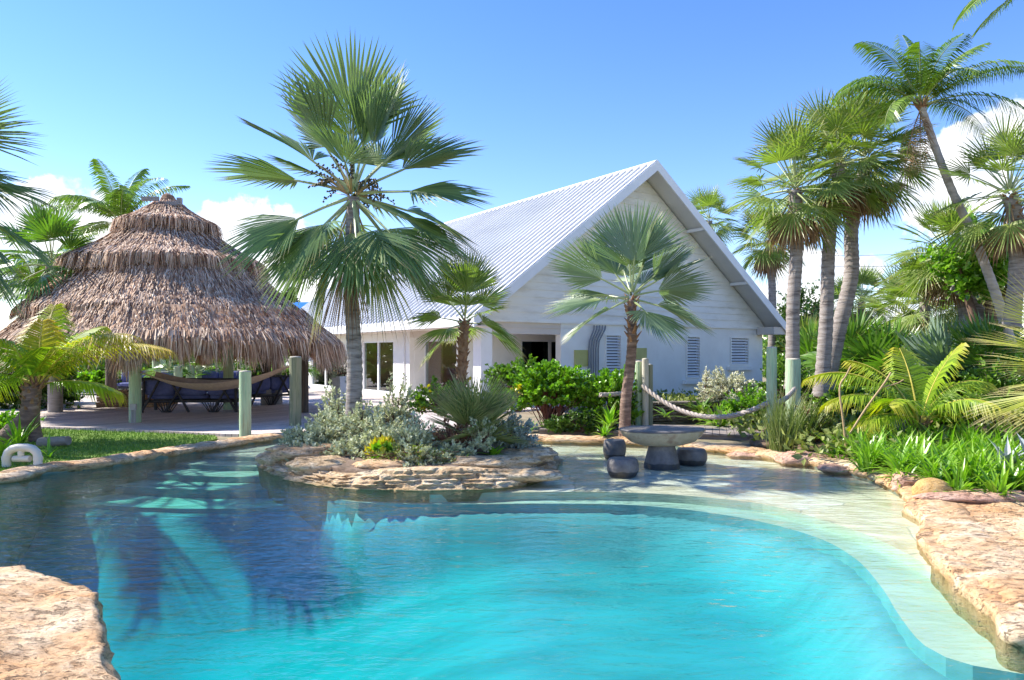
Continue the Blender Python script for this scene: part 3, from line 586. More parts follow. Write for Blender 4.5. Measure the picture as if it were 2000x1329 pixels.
while len(pts) < 26000:
    x, y = rg.uniform(-13, -5.6), rg.uniform(10.5, 17.7)
    if inside((x, y), lawn): pts.append((x, y, .068))
pts = np.array(pts); mb = MB(); v, q4, q3, lv = blades(pts, rg.uniform(.02, .055, len(pts)), rg.uniform(.004, .008, len(pts)), .8, rg)
mb.add(v, q4, lv); mb.f.append(q3); mb.mi.append(np.zeros(len(q3)))
tag(mb.build('grass', M['grass_blade']), 'short bright green grass between the deck and the pool coping', 'grass', kind='stuff')
# planting soil on the right
rbed = ccw([g(1530, 872, .1), g(1640, 895, .1), g(1700, 915, .1), g(1800, 945, .1), g(1900, 960, .1), g(2010, 968, .1), (14, 10), (22, 22), (16, 34), (12, 31), (5.2, 16)])
tag(platform(rbed, (11, 17), .12, 20, .06, .3, 6, skirt=-.1, dome=.25).build('planting_bed', M['soil'], smooth=True), kind='structure')
# ---------------------------------------------------------------- house
HO = Vector((-1.21, 23.4, 0)); HA = Vector((-.569, .822, 0)); HB = Vector((.822, .569, 0))
house = empty('beach_house', (HO.x, HO.y, 0), 'white beach house with a steep white metal roof and louvred gable wall', 'house')
def H(a, b, z): return HA*a+HB*b+Vector((0, 0, z))         # local to the house empty
L, SP, ZE, ZR = 21.6, 8.15, 3.0, 9.1
slope = (ZR-ZE)/SP
def slab(mb, b0, z0, b1, z1, a0, a1, th):
    mb.hexa([H(a0, b0, z0-th), H(a0, b1, z1-th), H(a1, b1, z1-th), H(a1, b0, z0-th), H(a0, b0, z0), H(a0, b1, z1), H(a1, b1, z1), H(a1, b0, z0)])
mb = MB()
slab(mb, 0, ZE, SP, ZR, 0, L, .16); slab(mb, 2*SP, ZE, SP+.004, ZR, .001, L, .16)
na = 56
for i in range(na+1):
    a = L*i/na
    for s in (0, 1):
        b0, b1 = (0, SP-.05) if s == 0 else (2*SP, SP+.05)
        mb.hexa([H(a-.04, b0, ZE-.01), H(a-.04, b1, ZR-.01-.04), H(a+.04, b1, ZR-.05), H(a+.04, b0, ZE-.01), H(a-.025, b0, ZE+.09), H(a-.025, b1, ZR+.05), H(a+.025, b1, ZR+.05), H(a+.025, b0, ZE+.09)])
mb.hexa([H(-.03, SP-.2, ZR-.12), H(-.03, SP+.2, ZR-.12), H(L+.03, SP+.2, ZR-.12), H(L+.03, SP-.2, ZR-.12), H(-.03, SP-.03, ZR+.06), H(-.03, SP+.03, ZR+.06), H(L+.03, SP+.03, ZR+.06), H(L+.03, SP-.03, ZR+.06)])
roof = obj('roof', mb, M['roof_metal'], house)
mb = MB()                                                   # rake boards and eave fascia
for s in (-1, 1):
    b0, b1 = (-.03, SP) if s < 0 else (2*SP+.03, SP)
    mb.hexa([H(-.06, b0, ZE-.36), H(-.06, b1, ZR-.34), H(-.005, b1, ZR-.34), H(-.005, b0, ZE-.36), H(-.06, b0, ZE+.02), H(-.06, b1, ZR+.04), H(-.005, b1, ZR+.04), H(-.005, b0, ZE+.02)])
mb.box(0, L, -.045, -.002, ZE-.3, ZE-.01, H); mb.box(0, L, 2*SP+.002, 2*SP+.045, ZE-.3, ZE-.01, H)
obj('fascia', mb, M['trim_white'], house)
mb = MB(); mb.box(.02, L, .0, .9, ZE-.32, ZE-.28, H); obj('soffit', mb, M['soffit_beige'], house); mb = MB(); mb.box(.95, 6, .95, 5, 2.72, 2.76, H); obj('porch_ceiling', mb, M['soffit_beige'], house); mb = MB()
mb.box(.02, .9, 2*SP-.95, 2*SP, ZE-.34, ZE-.02, H)
obj('soffit', mb, M['soffit_beige'], house)
for k in (2, 4):
    for s in (-1, 1):
        b = SP+s*k*1.35; zz = ZR-abs(b-SP)*slope; mb = MB()
        mb.hexa([H(0, b-.05, zz-.32), H(0, b+.05, zz-.32), H(.9, b+.05, zz-.32), H(.9, b-.05, zz-.32), H(0, b-.05, zz-.2), H(0, b+.05, zz-.2), H(.9, b+.05, zz-.2), H(.9, b-.05, zz-.2)]); obj('lookout_rafter', mb, M['trim_white'], house)
mb = MB()                                                   # lap siding of the gable
z = 2.98; hgt = .27
while z < ZR-.25:
    z1 = min(z+hgt, ZR-.22); e0 = (z-ZE)/slope+.30; e1 = (z1-ZE)/slope+.30
    l0, l1 = max(.86, e0), max(.86, e1); r0, r1 = min(2*SP-.42, 2*SP-e0), min(2*SP-.42, 2*SP-e1)
    if l1 < r1:
        mb.hexa([H(.9, l0, z), H(.9, r0, z), H(1.0, r0, z), H(1.0, l0, z), H(.93, l1, z1+.01), H(.93, r1, z1+.01), H(1.0, r1, z1+.01), H(1.0, l1, z1+.01)])
    z += hgt
mb.box(.885, 1.0, .84, 2*SP-.4, 2.9, 2.985, H)
obj('gable_siding', mb, M['siding_white'], house)
def fa(px, b):                                              # a where the camera's pixel column meets plane b
    k = (px-1000)/F; p = HO+HB*b; return (k*p.y-p.x)/(HA.x-k*HA.y)
def fb(px, a):
    k = (px-1000)/F; p = HO+HA*a; return (k*p.y-p.x)/(HB.x-k*HB.y)
def wall(mb, kind, plane, th, u0, u1, z0, z1, holes):
    """wall of boxes around rectangular holes (u0,u1,z0,z1); kind 'b': plane b, runs along a"""
    us = sorted({u0, u1, *[h[0] for h in holes], *[h[1] for h in holes]})
    for p, q in zip(us, us[1:]):
        zs = [(z0, z1)]
        for h in holes:
            if h[0] <= p+1e-6 and h[1] >= q-1e-6:
                zs = [s for (s0, s1) in zs for s in ((s0, min(s1, h[2])), (max(s0, h[3]), s1)) if s[1]-s[0] > 1e-4]
        for s0, s1 in zs:
            if kind == 'b': mb.box(p, q, plane, plane+th, s0, s1, H)
            else: mb.box(plane, plane+th, p, q, s0, s1, H)
FZ = .18
def door(kind, plane, u0, u1, z0, z1, name='sliding_door', panels=2, glass='window_glass', bars=.07, solid=None):
    mb = MB(); pm = MB()
    B = (lambda mb, p, q, s0, s1, d0, d1: mb.box(p, q, plane+d0, plane+d1, s0, s1, H)) if kind == 'b' else (lambda mb, p, q, s0, s1, d0, d1: mb.box(plane+d0, plane+d1, p, q, s0, s1, H))
    B(mb, u0, u0+bars, z0, z1, .03, .13); B(mb, u1-bars, u1, z0, z1, .03, .13); B(mb, u0+bars, u1-bars, z1-bars, z1, .03, .13); B(mb, u0+bars, u1-bars, z0, z0+bars, .03, .13)
    for i in range(1, panels):
        um = u0+(u1-u0)*i/panels; B(mb, um-.06, um+.06, z0+bars, z1-bars, .035, .125)
    d = obj(name, mb, M['trim_white'], house); B(pm, u0+bars, u1-bars, z0+bars, z1-bars, .075, .085); g_ = obj('pane', pm, M[glass], d)
    return d
mb = MB()
b0 = .88; a1 = fa(800, b0)
dA = (fa(768, b0), fa(708, b0)); dB = (fa(662, b0), fa(608, b0)); dC = (fa(572, b0), fa(545, b0))
holes = [(dA[0], dA[1], FZ, 2.36), (dB[0], dB[1], FZ, 2.36), (dC[0], dC[1], FZ, 2.2)]
wall(mb, 'b', b0, .2, a1, L-.6, 0, 2.7, holes)
b2 = 1.5; a3 = 3.4; dD = (fa(892, b2), fa(827, b2))
wall(mb, 'b', b2, .2, a3, a1, 0, 2.7, [(dD[0], dD[1], FZ, 2.36)])
mb.box(a1-.02, a1+.22, b0+.2, b2+.2, 0, 2.7, H)
bw = (fb(1018, a3), fb(1130, a3)); wall(mb, 'a', a3, .2, b2+.2, 9, 0, 2.7, [(bw[0], bw[1], .9, 2.36)])
g0, g1 = fb(1096, .93), 2*SP-.5
w1 = (fb(1184, .93), fb(1212, .93)); w2 = (fb(1342, .93), fb(1366, .93)); w3 = (fb(1428, .93), fb(1461, .93))
def zy(py, a, b): p = HO+HA*a+HB*b; return CAMH-(py-HZ)/F*p.y
W1 = (*w1, zy(737, .93, w1[0]), zy(656, .93, w1[0])); W2 = (*w2, zy(737, .93, w2[0]), zy(659, .93, w2[0])); W3 = (*w3, zy(711, .93, w3[0]), zy(661, .93, w3[0]))
wall(mb, 'a', .95, .3, g0, g1, -.4, 2.9, [W1, W2, W3])
mb.box(1.25, L-.6, 2*SP-.8, 2*SP-.5, -.3, 2.9, H); mb.box(L-.6, L-.4, b0, 2*SP-.5, 0, 2.9, H)
mb.box(L-.58, L-.42, 1.2, 2*SP-1.2, 2.9, 3.5, H)
obj('wall', mb, M['wall_white'], house)
# back gable
mb = MB(); mb.hexa([H(L-.6, 1, 2.9), H(L-.6, 2*SP-1, 2.9), H(L-.5, 2*SP-1, 2.9), H(L-.5, 1, 2.9), H(L-.6, SP-.1, ZR-.4), H(L-.6, SP+.1, ZR-.4), H(L-.5, SP+.1, ZR-.4), H(L-.5, SP-.1, ZR-.4)])
obj('rear_gable', mb, M['siding_white'], house)
mb = MB(); mb.box(a3+.2, L-.65, b0+.2, 14, .05, FZ, H); mb.box(.7, a3, .8, 8, .02, .14, H); mb.box(.6, L-.6, .62, b0, .02, .17, H)
obj('floor', mb, M['planter_white'], house)
mb = MB(); mb.box(a3+.3, L-.7, 3.4, 3.55, FZ, 2.7, H); mb.box(dB[0]+1.2, dB[0]+1.35, b0+.25, 3.4, FZ, 2.7, H); mb.box(a3+3.4, a3+3.5, b2+1.2, 3.4, FZ, 2.7, H)
obj('inner_wall', mb, M['interior_wall'], house)
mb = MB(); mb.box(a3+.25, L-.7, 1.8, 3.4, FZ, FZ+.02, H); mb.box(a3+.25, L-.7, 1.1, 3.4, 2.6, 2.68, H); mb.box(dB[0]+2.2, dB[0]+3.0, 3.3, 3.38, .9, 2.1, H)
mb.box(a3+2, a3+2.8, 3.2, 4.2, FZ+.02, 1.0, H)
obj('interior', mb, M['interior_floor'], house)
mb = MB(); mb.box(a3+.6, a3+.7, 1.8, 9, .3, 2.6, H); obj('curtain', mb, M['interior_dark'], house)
door('b', b0, dA[0], dA[1], FZ, 2.36); door('b', b0, dB[0], dB[1], FZ, 2.36, panels=2); door('b', b0, dC[0], dC[1], FZ, 2.2)
door('b', b2, dD[0], dD[1], FZ, 2.36, panels=1); door('a', a3, bw[0], bw[1], .9, 2.36, 'window', 2, 'tinted_glass')
def louvre(w, nsl):
    mb = MB(); u0, u1, z0, z1 = w; t = .05
    mb.box(.90, .96, u0-t, u0, z0-t, z1+t, H); mb.box(.90, .96, u1, u1+t, z0-t, z1+t, H); mb.box(.90, .96, u0, u1, z1, z1+t, H); mb.box(.90, .96, u0, u1, z0-t, z0, H)
    d = obj('louvre_window', mb, M['wall_white'], house); mb = MB(); dz = (z1-z0)/nsl
    for i in range(nsl):
        zz = z0+dz*i; mb.hexa([H(.915, u0, zz+.01), H(.915, u1, zz+.01), H(.94, u1, zz+.01), H(.94, u0, zz+.01), H(1.0, u0, zz+dz*.8), H(1.0, u1, zz+dz*.8), H(1.02, u1, zz+dz*.78), H(1.02, u0, zz+dz*.78)])
    obj('slat', mb, M['trim_white'], d)
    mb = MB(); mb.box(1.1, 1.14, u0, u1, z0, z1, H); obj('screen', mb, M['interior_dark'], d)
louvre(W1, 14); louvre(W2, 14); louvre(W3, 9)
for w in (W2, W3):
    mb = MB(); mb.box(.78, .949, w[0]-.25, w[1]+.25, w[2]-.28, w[2]-.12, H); obj('window_sill', mb, M['wall_white'], house)
mb = MB(); mb.box(1.0, 1.5, .9, 1.35, .05, 2.72, H); obj('porch_column', mb, M['trim_white'], house)
mb = MB(); mb.box(1.02, 1.2, .92, 1.3, 2.72, 2.9, H); mb.box(.98, 1.3, 1.35, g0, 2.5, 2.9, H); mb.box(1.3, a1, .9, 1.3, 2.45, 2.72, H); obj('porch_beam', mb, M['soffit_beige'], house)
mb = MB()
for k in range(5):
    u = fb(1150+k*4.6, .86); uu = fb(1161+k*5.5, .86)
    p = [HA*.88+HB*uu+V(0, 0, 2.86)] + [HA*.84+HB*(uu+(u-uu)*s)+V(0, 0, 2.8-s*.55) for s in (.15, .4, .7, .92)] + [HA*.86+HB*u+V(0, 0, 2.0), HA*.86+HB*u+V(0, 0, .1)]
    mb.tube(p, .027, 8)
obj('conduit', mb, M['pipe_grey'], house, True)
for (p0, p1, y0, y1) in ((1123, 1149, 684, 716), (1243, 1263, 680, 702)):
    mb = MB(); u0, u1 = fb(p0, .9), fb(p1, .9); mb.box(.89, .948, u0, u1, zy(y1, .9, u0), zy(y0, .9, u0), H); obj('meter_panel', mb, M['panel_yellow'], house)
mb = MB(); u0, u1 = fb(1339, .9), fb(1361, .9); mb.box(.6, .948, u0, u1, zy(788, .9, u0), zy(774, .9, u0), H)
for k in range(4): mb.box(.58, .6, u0+.03, u1-.03, zy(786-k*3, .9, u0), zy(784.6-k*3, .9, u0), H)
obj('wall_vent', mb, M['metal_grey'], house)
mb = MB(); mb.tube([H(fa(790, .86), .84, 2.6), H(fa(790, .86), .84, .2)], .03, 8); obj('downpipe', mb, M['trim_white'], house)
# planter
p = G(669, 796, .06)
pl = empty('planter_box', p, 'tall white planter box with a silver shrub by the house door', 'planter')
mb = MB(); mb.lathe([(.33, 0), (.33, .05), (.36, .95), (.39, .95), (.39, 1.02), (.34, 1.02), (.34, .93), (.01, .92)], k=4); obj('planter', mb, M['planter_white'], pl)
planter_root = pl
# stone wall behind the boardwalk
def stonewall(name, p0, p1, z0, z1, th, mat, label, cat='wall', courses=6, ln=.45, closed=None):
    mb = MB(); p0 = Vector(p0); p1 = Vector(p1); d = (p1-p0); Ln = d.length; d.normalize(); nn = Vector((d.y, -d.x)); r = random.Random(3)
    hc = (z1-z0)/courses
    for c in range(courses):
        x = -r.uniform(0, .3)
        while x < Ln:
            l = r.uniform(.5, 1.4)*ln; a = max(0, x); b = min(Ln, x+l-.015); x += l
            if b-a < .05: continue
            o = r.uniform(-.03, .04); zz0 = z0+c*hc+r.uniform(0, .015); zz1 = z0+(c+1)*hc-r.uniform(.002, .02)
            f = []
            for z_ in (zz0, zz1):
                for (t_, w_) in ((a, -o), (b, -o+r.uniform(-.02, .02)), (b, th), (a, th)):
                    q = p0+d*t_+nn*(-w_); f.append((q.x+r.uniform(-.012, .012), q.y+r.uniform(-.012, .012), z_+r.uniform(-.008, .008)))
            mb.hexa(f)
    o = mb.build(name, M[mat]); tag(o, label, cat); return o
stonewall('stone_wall', (2.6, 18.8), (7.2, 19.4), -.1, .58, .4, 'dark_stone_wall', 'dark dry stone retaining wall behind the boardwalk and rope', courses=8)
# boardwalk
bwk = empty('boardwalk', (3.5, 16, 0), 'low timber boardwalk running behind the stone table', 'boardwalk')
mb = MB(); e0 = Vector((.6, 16.55)); e1 = Vector((5.7, 15.15)); d = (e1-e0); Ln = d.length; d.normalize(); up = Vector((-d.y, d.x)); n = int(Ln/.15)
r = random.Random(5)
for i in range(n):
    a, b = i*.15+.004, i*.15+.144; w = r.uniform(-.02, .02); zz = .12+r.uniform(-.003, .003)
    q = [e0+d*a-up*.02+up*w, e0+d*b-up*.02+up*w, e0+d*b+up*1.75, e0+d*a+up*1.75]
    mb.hexa([(p.x, p.y, zz-.035) for p in q]+[(p.x, p.y, zz) for p in q])
obj('plank', mb, M['wood_grey'], bwk, world=True).data.materials[0]
mb = MB()
for off in (.03, 1.6):
    q = [e0+up*off, e1+up*off, e1+up*(off+.06), e0+up*(off+.06)]; mb.hexa([(p.x, p.y, -.12) for p in q]+[(p.x, p.y, .083) for p in q])
obj('joist', mb, M['wood_grey'], bwk, world=True)
# posts
def post(x, y, z0, z1, r, mat, label, group=None, name='timber_post', sleeve=None, top=None, extra=None):
    t = empty(name, (x, y, z0), label, 'post', group); mb = MB(); h = z1-z0
    mb.tube([(0, 0, h*i/8) for i in range(9)], [r*(1+rnd.uniform(-.025, .02)) for _ in range(9)], 16); obj('shaft', mb, M[mat], t, True)
    mb = MB(); mb.lathe([(r*.96, h+.001), (r*.9, h+.02), (r*.1, h+.03)], k=16); obj('cap', mb, M[top or 'pile_top'], t, True)
    if sleeve:
        mb = MB(); mb.lathe([(r*1.13+(.006 if i % 2 else 0), i*sleeve/24) for i in range(25)], k=20); obj('sleeve', mb, M['sleeve_grey'], t, True)
    if extra: extra(t)
    return t
def gp(px, py, z=.06): q = G(px, py, z); return q.x, q.y
def ubox(t):
    mb = MB(); mb.box(-.02, .13, -.24, -.17, .33, .48); obj('utility_box', mb, M['metal_grey'], t)
    mb = MB()
    for k in range(3): mb.box(.0+k*.045, .025+k*.045, -.22, -.18, 0, .33)
    obj('conduit', mb, M['metal_grey'], t)
HG = 'posts carrying the thatched roof'
x, y = gp(264, 825); post(x, y, .06, 2.15, .15, 'pile_green', 'green hut post with a grey utility box at its foot', HG, extra=ubox)
x, y = gp(577, 831); post(x, y, .06, 1.72, .145, 'pile_olive', 'olive hut post at the right corner behind the silver bushes', HG)
x, y = gp(594, 806); post(x, y, .06, 2.4, .13, 'pile_dark', 'dark brown hut post just behind the right corner post', HG)
x, y = gp(446, 800); post(x, y, .06, 2.6, .155, 'pile_green', 'green hut post in the shade at the end of the blue sofa', HG)
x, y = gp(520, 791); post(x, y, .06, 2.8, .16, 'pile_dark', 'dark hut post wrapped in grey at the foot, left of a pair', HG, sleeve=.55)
x, y = gp(541, 790); post(x, y, .06, 2.8, .16, 'pile_olive', 'olive hut post wrapped in grey at the foot, right of a pair', HG, sleeve=.55)
x, y = gp(108, 805); post(x, y, .06, 2.3, .175, 'pile_olive', 'hut post with a ribbed grey sleeve at the left end of the deck', HG, sleeve=.95)
x, y = gp(88, 797); post(x, y, .06, 2.3, .12, 'sleeve_grey', 'plain grey post behind the ribbed sleeve post on the left', HG)
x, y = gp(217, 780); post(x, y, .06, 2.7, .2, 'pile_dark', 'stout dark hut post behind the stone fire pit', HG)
x, y = gp(479, 850); post(x, y, .0, 1.42, .125, 'pile_green', 'free standing pale green hammock post at the deck edge', None, name='hammock_post')
FG = 'short green pilings beyond the hut'
for px, py, Y, h, lab in [(245, 712, 33, 0, 'short green piling left of the hut post with the box'), (306, 703, 31, 0, 'green piling far behind the left end of the sofa'), (316, 705, 34, 0, 'thin green piling close right of another behind the sofa'), (372, 701, 31, 0, 'green piling beyond the middle of the sofa back'), (391, 701, 32, 0, 'green piling beyond the right of the sofa back'), (348, 718, 30, 0, 'lowest green piling beyond the sofa')]:
    q = W(px, py, Y); post(q.x, q.y, .0, 2.3 if py < 710 else q.z, .17, 'pile_green', lab, FG)
BG = 'posts carrying the rope railing'
post(2.90, 16.9, .1, 1.62, .09, 'pile_green', 'green rope post leaning on the small palm trunk', BG)
post(3.02, 16.75, .1, 1.68, .075, 'pile_top', 'pale bare rope post between two green ones', BG)
post(3.14, 16.95, .1, 1.55, .09, 'pile_olive', 'olive rope post right of the pale one', BG)
q = W(1507, 850, 14.6); post(q.x, q.y, .05, 1.92, .10, 'pile_green', 'tall green piling at the right end of the rope railing', BG)
q = W(1549, 790, 16.6); post(q.x, q.y, .1, 1.68, .16, 'pile_green', 'thick green piling at the foot of a tall palm trunk', BG)
# ropes
def rope(p0, p1, sag, r, label, n=40, mat='rope_fibre', name='rope', cat='rope'):
    p0 = Vector(p0); p1 = Vector(p1); mb = MB(); m = 3
    base = [p0.lerp(p1, i/n)-V(0, 0, sag*4*(i/n)*(1-i/n)) for i in range(n+1)]
    Ln = sum((base[i+1]-base[i]).length for i in range(n)); tw = Ln/(r*7)
    for s in range(m):
        pts = []
        for i, p in enumerate(base):
            d = (base[min(i+1, n)]-base[max(0, i-1)]).normalized(); u = V(0, 0, 1).cross(d).normalized(); w = d.cross(u); a = 2*math.pi*(tw*i/n+s/m)
            pts.append(p+(u*math.cos(a)+w*math.sin(a))*r*.5)
        mb.tube(pts, r*.62, 6)
    o = mb.build(name, M[mat], None, True); tag(o, label, cat, 'rope lengths of the boardwalk railing' if cat == 'rope' else None)
q0 = W(1255, 754, 16.7); q1 = W(1500, 787, 14.5); rope(q0, q1, .47, .05, 'long sagging rope between the post cluster and the tall green piling', 90)
q0 = W(1240, 762, 16.8); q1 = W(1172, 772, 16.2); rope(q0, q1, .03, .05, 'short rope end left of the small palm trunk going into the bush', 30)
q0 = W(1514, 788, 14.5); q1 = W(1552, 760, 16.4); rope(q0, q1, .06, .05, 'short rope between the tall green piling and the thick one', 40)
# ---------------------------------------------------------------- thatched hut roof
HC = Vector((-10.46, 22.45, 0))
hut = empty('thatched_hut', HC, 'round open hut roof of tiered brown palm thatch over the deck', 'hut')
def rad(th, sq):
    a = (th+2*math.pi) % (2*math.pi); k = math.exp(-((a-math.radians(322))/.8)**2)+math.exp(-((a+2*math.pi-math.radians(322))/.8)**2)
    return 1+k*sq
prof4 = [  # (r0,z0,r1,z1, fringe length, squareness, blades)
    ('thatch_cap', .28, 6.42, 1.3, 5.78, .5, 0, 9000), ('thatch_tier', .95, 5.75, 2.62, 4.6, .6, .02, 36000), ('thatch_tier', 2.1, 4.75, 3.75, 3.1, .38, .13, 60000), ('thatch_eave', 3.45, 3.12, 4.22, 2.32, .9, .36, 46000)]
def sag(t): return -.16*math.sin(math.pi*t)
for ti, (nm, r0, z0, r1, z1, fr, sq, nb) in enumerate(prof4):
    mb = MB(); kk = 90; rings = 10; vs = []
    for i in range(rings+1):
        t_ = i/rings
        for j in range(kk):
            th = 2*math.pi*j/kk; r_ = (r0+(r1-r0)*t_)*rad(th, sq)*(1+.015*math.sin(5*th+ti)); z_ = z0+(z1-z0)*t_+sag(t_)*(r1-r0)/3+.035*fbm(th*3, t_*3, ti)
            vs.append((r_*math.cos(th), r_*math.sin(th), z_-.06))
    mb.add(vs, [(i*kk+j, (i+1)*kk+j, (i+1)*kk+(j+1) % kk, i*kk+(j+1) % kk) for i in range(rings) for j in range(kk)])
    rg = np.random.default_rng(ti+3); n = nb
    u = np.sqrt(rg.uniform((r0/r1)**2, 1, n)); t_ = np.clip((u*r1-r0)/(r1-r0), 0, 1); t_[: n//3] = rg.uniform(.86, 1.0, n//3)
    th = rg.uniform(0, 2*np.pi, n)
    # tufts: bundle the azimuth a little
    th = th+.03*np.sin(th*60+ti)+.05*np.sin(th*23+1)*np.where(t_ > .8, 1, .3)
    sqv = (np.exp(-((th % (2*np.pi)-math.radians(322))/.8)**2)+np.exp(-((th % (2*np.pi)+2*np.pi-math.radians(322))/.8)**2))*sq+1
    wv = 1+.015*np.sin(5*th+ti)
    rr = (r0+(r1-r0)*t_)*sqv*wv; zz = z0+(z1-z0)*t_-.16*np.sin(np.pi*t_)*(r1-r0)/3
    er = np.stack([np.cos(th), np.sin(th), np.zeros(n)], 1); et = np.stack([-np.sin(th), np.cos(th), np.zeros(n)], 1)
    P0 = er*rr[:, None]; P0[:, 2] = zz+rg.uniform(-.03, .05, n)
    sl = (z1-z0)/(r1-r0); dn = er*1.0; dn[:, 2] = sl; dn /= np.linalg.norm(dn, axis=1)[:, None]; nor = np.cross(et, dn); nor *= np.sign(nor[:, 2])[:, None]
    rag = 1+.28*np.sin(th*23+ti)*np.sin(th*9.3+2)+.18*np.sin(th*51); ln = np.where(t_ > .84, rg.uniform(.45, 1.15, n)*fr*rag, rg.uniform(.13, .27, n)); edge = (t_ > .84)[:, None]
    sw = rg.normal(0, .16, n)[:, None]; lift = rg.uniform(.0, .13, n)[:, None]
    D1 = dn+et*sw+nor*lift; D1 /= np.linalg.norm(D1, axis=1)[:, None]
    fall = D1*.25+np.array([0, 0, -1.])+er*rg.uniform(-.05, .22, n)[:, None]+et*sw*.6
    D2 = np.where(edge, fall/np.linalg.norm(fall, axis=1)[:, None], D1-nor*.25)
    w = np.where(t_ > .84, rg.uniform(.007, .016, n), rg.uniform(.006, .013, n))[:, None]
    Pm = P0+D1*(ln*.4)[:, None]; Pe = Pm+D2*(ln*.6)[:, None]; wd_ = et+nor*rg.uniform(-.6, .6, n)[:, None]
    v = np.stack([P0-wd_*w, P0+wd_*w, Pm+wd_*w, Pm-wd_*w, Pe+wd_*w*.25, Pe-wd_*w*.25], 1).reshape(-1, 3); i = np.arange(n)[:, None]*6
    mb.add(v, np.concatenate([i+np.array([[0, 1, 2, 3]]), i+np.array([[3, 2, 4, 5]])]), None)
    obj(nm, mb, [M['thatch'] if ti < 3 else M['thatch_orange'] if False else M['thatch']], hut)
mb = MB(); mb.lathe([(.26, 6.3), (.24, 6.48), (.16, 6.62), (.05, 6.68)], k=10, jit=lambda a, z: .12*math.sin(3*a)); obj('finial', mb, M['palm_boot'], hut)
mb = MB(); mb.box(-.55, -.05, -.5, -.42, 6.36, 6.48); mb.box(-.05, .6, -.46, -.38, 6.22, 6.34); mb.box(.5, .62, -.5, -.36, 6.25, 6.45); obj('cap_board', mb, M['sleeve_grey'], hut)
mb = MB()
for k in range(12):
    a = 2*math.pi*k/12; mb.tube([(.3*math.cos(a), .3*math.sin(a), 6.0), (3.9*math.cos(a), 3.9*math.sin(a), 2.3)], .06, 6)
for k in range(12):
    a = 2*math.pi*k/12; b = 2*math.pi*(k+1)/12; mb.tube([(3.6*math.cos(a), 3.6*math.sin(a), 2.45), (3.6*math.cos(b), 3.6*math.sin(b), 2.45)], .08, 6)
obj('rafter', mb, M['pile_olive'], hut)
# sofas
def sofa(name, x, y, rz, w, label, seats=3, sticks=True):
    t = empty(name, (x, y, .06), label, 'sofa', 'blue cushioned driftwood sofas under the hut', rz); r = random.Random(int(w*100)+seats)
    def cush(x0, x1, y0, y1, z0, z1):
        m_ = MB(); k = 6; vs = []
        for i in range(k+1):
            for j in range(9):
                a = 2*math.pi*j/8 if False else None
        m_.box(x0, x1, y0, y1, z0, z1); return m_
    def softbox(x0, x1, y0, y1, z0, z1, nm, mat):
        bm = bmesh.new(); bmesh.ops.create_cube(bm, size=1); bmesh.ops.subdivide_edges(bm, edges=bm.edges, cuts=3, use_grid_fill=True)
        for v in bm.verts:
            p = v.co*2; q = Vector([math.copysign(abs(c_)**1.0, c_) for c_ in p]); k = (abs(p.x)**6+abs(p.y)**6+abs(p.z)**6)**(1/6); q = p/max(k, 1e-6)*max(abs(p.x), abs(p.y), abs(p.z))
            v.co = ((x0+x1)/2+q.x*(x1-x0)/2, (y0+y1)/2+q.y*(y1-y0)/2, (z0+z1)/2+q.z*(z1-z0)/2)
        me = bpy.data.meshes.new(nm); bm.to_mesh(me); bm.free()
        for f in me.polygons: f.use_smooth = True
        me.materials.append(M[mat]); o = bpy.data.objects.new(nm, me); C.objects.link(o); o.parent = t
    sw = w/seats
    for i in range(seats):
        softbox(-w/2+i*sw+.01, -w/2+(i+1)*sw-.01, -.05, .75, .38, .54, 'seat_cushion', 'cushion_blue')
        softbox(-w/2+i*sw+.01, -w/2+(i+1)*sw-.01, -.18, .04, .5, 1.0, 'back_cushion', 'cushion_blue')
    mb = MB(); L_ = lambda a, b, rr: mb.tube([a, Vector(a).lerp(Vector(b), .5)+V(r.uniform(-.03, .03), r.uniform(-.02, .02), 0), b], [rr, rr*.85, rr*.9], 7)
    for sx in (-1, 1):
        L_((sx*w/2, -.25, 0), (sx*w/2-.03*sx, -.2, 1.0), .05); L_((sx*w/2, .75, 0), (sx*w/2, .72, .66), .05); L_((sx*w/2, -.25, .64), (sx*w/2, .8, .66), .04)
    L_((-w/2-.05, -.2, .33), (w/2+.05, -.2, .33), .045); L_((-w/2, .72, .33), (w/2, .72, .33), .045); L_((-w/2, -.24, 1.0), (w/2, -.24, .98), .045)
    n = int(w/1.3)
    for i in range(n*2+1):
        a = -w/2+w*i/(n*2); s_ = 1 if i % 2 else -1
        L_((a, -.28, .02), (a+s_*.55, -.26, .95) if abs(a+s_*.55) < w/2+.1 else (a-s_*.5, -.26, .95), .04)
        if i % 2:
            for k in range(-4, 5): L_((a+k*.03, -.2, .0), (a+k*.09, -.2, .33), .016)
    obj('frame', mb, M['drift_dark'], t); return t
x, y = gp(372, 806); sofa('sofa', x-.05, y+.25, .06, 2.75, 'long blue sofa with its driftwood back to the pool behind the hammock', 3)
x, y = gp(495, 795); sofa('sofa', x+.2, y+.9, .9, 1.7, 'blue sofa turned sideways at the right of the fire pit seating', 2)
x, y = gp(262, 775); sofa('sofa', x, y+1.4, 3.3, 2.4, 'blue sofa facing the pool beyond the stone fire pit', 2)
x, y = gp(420, 775); sofa('sofa', x, y+1.6, 3.1, 3.0, 'farthest blue sofa behind the long one', 3)
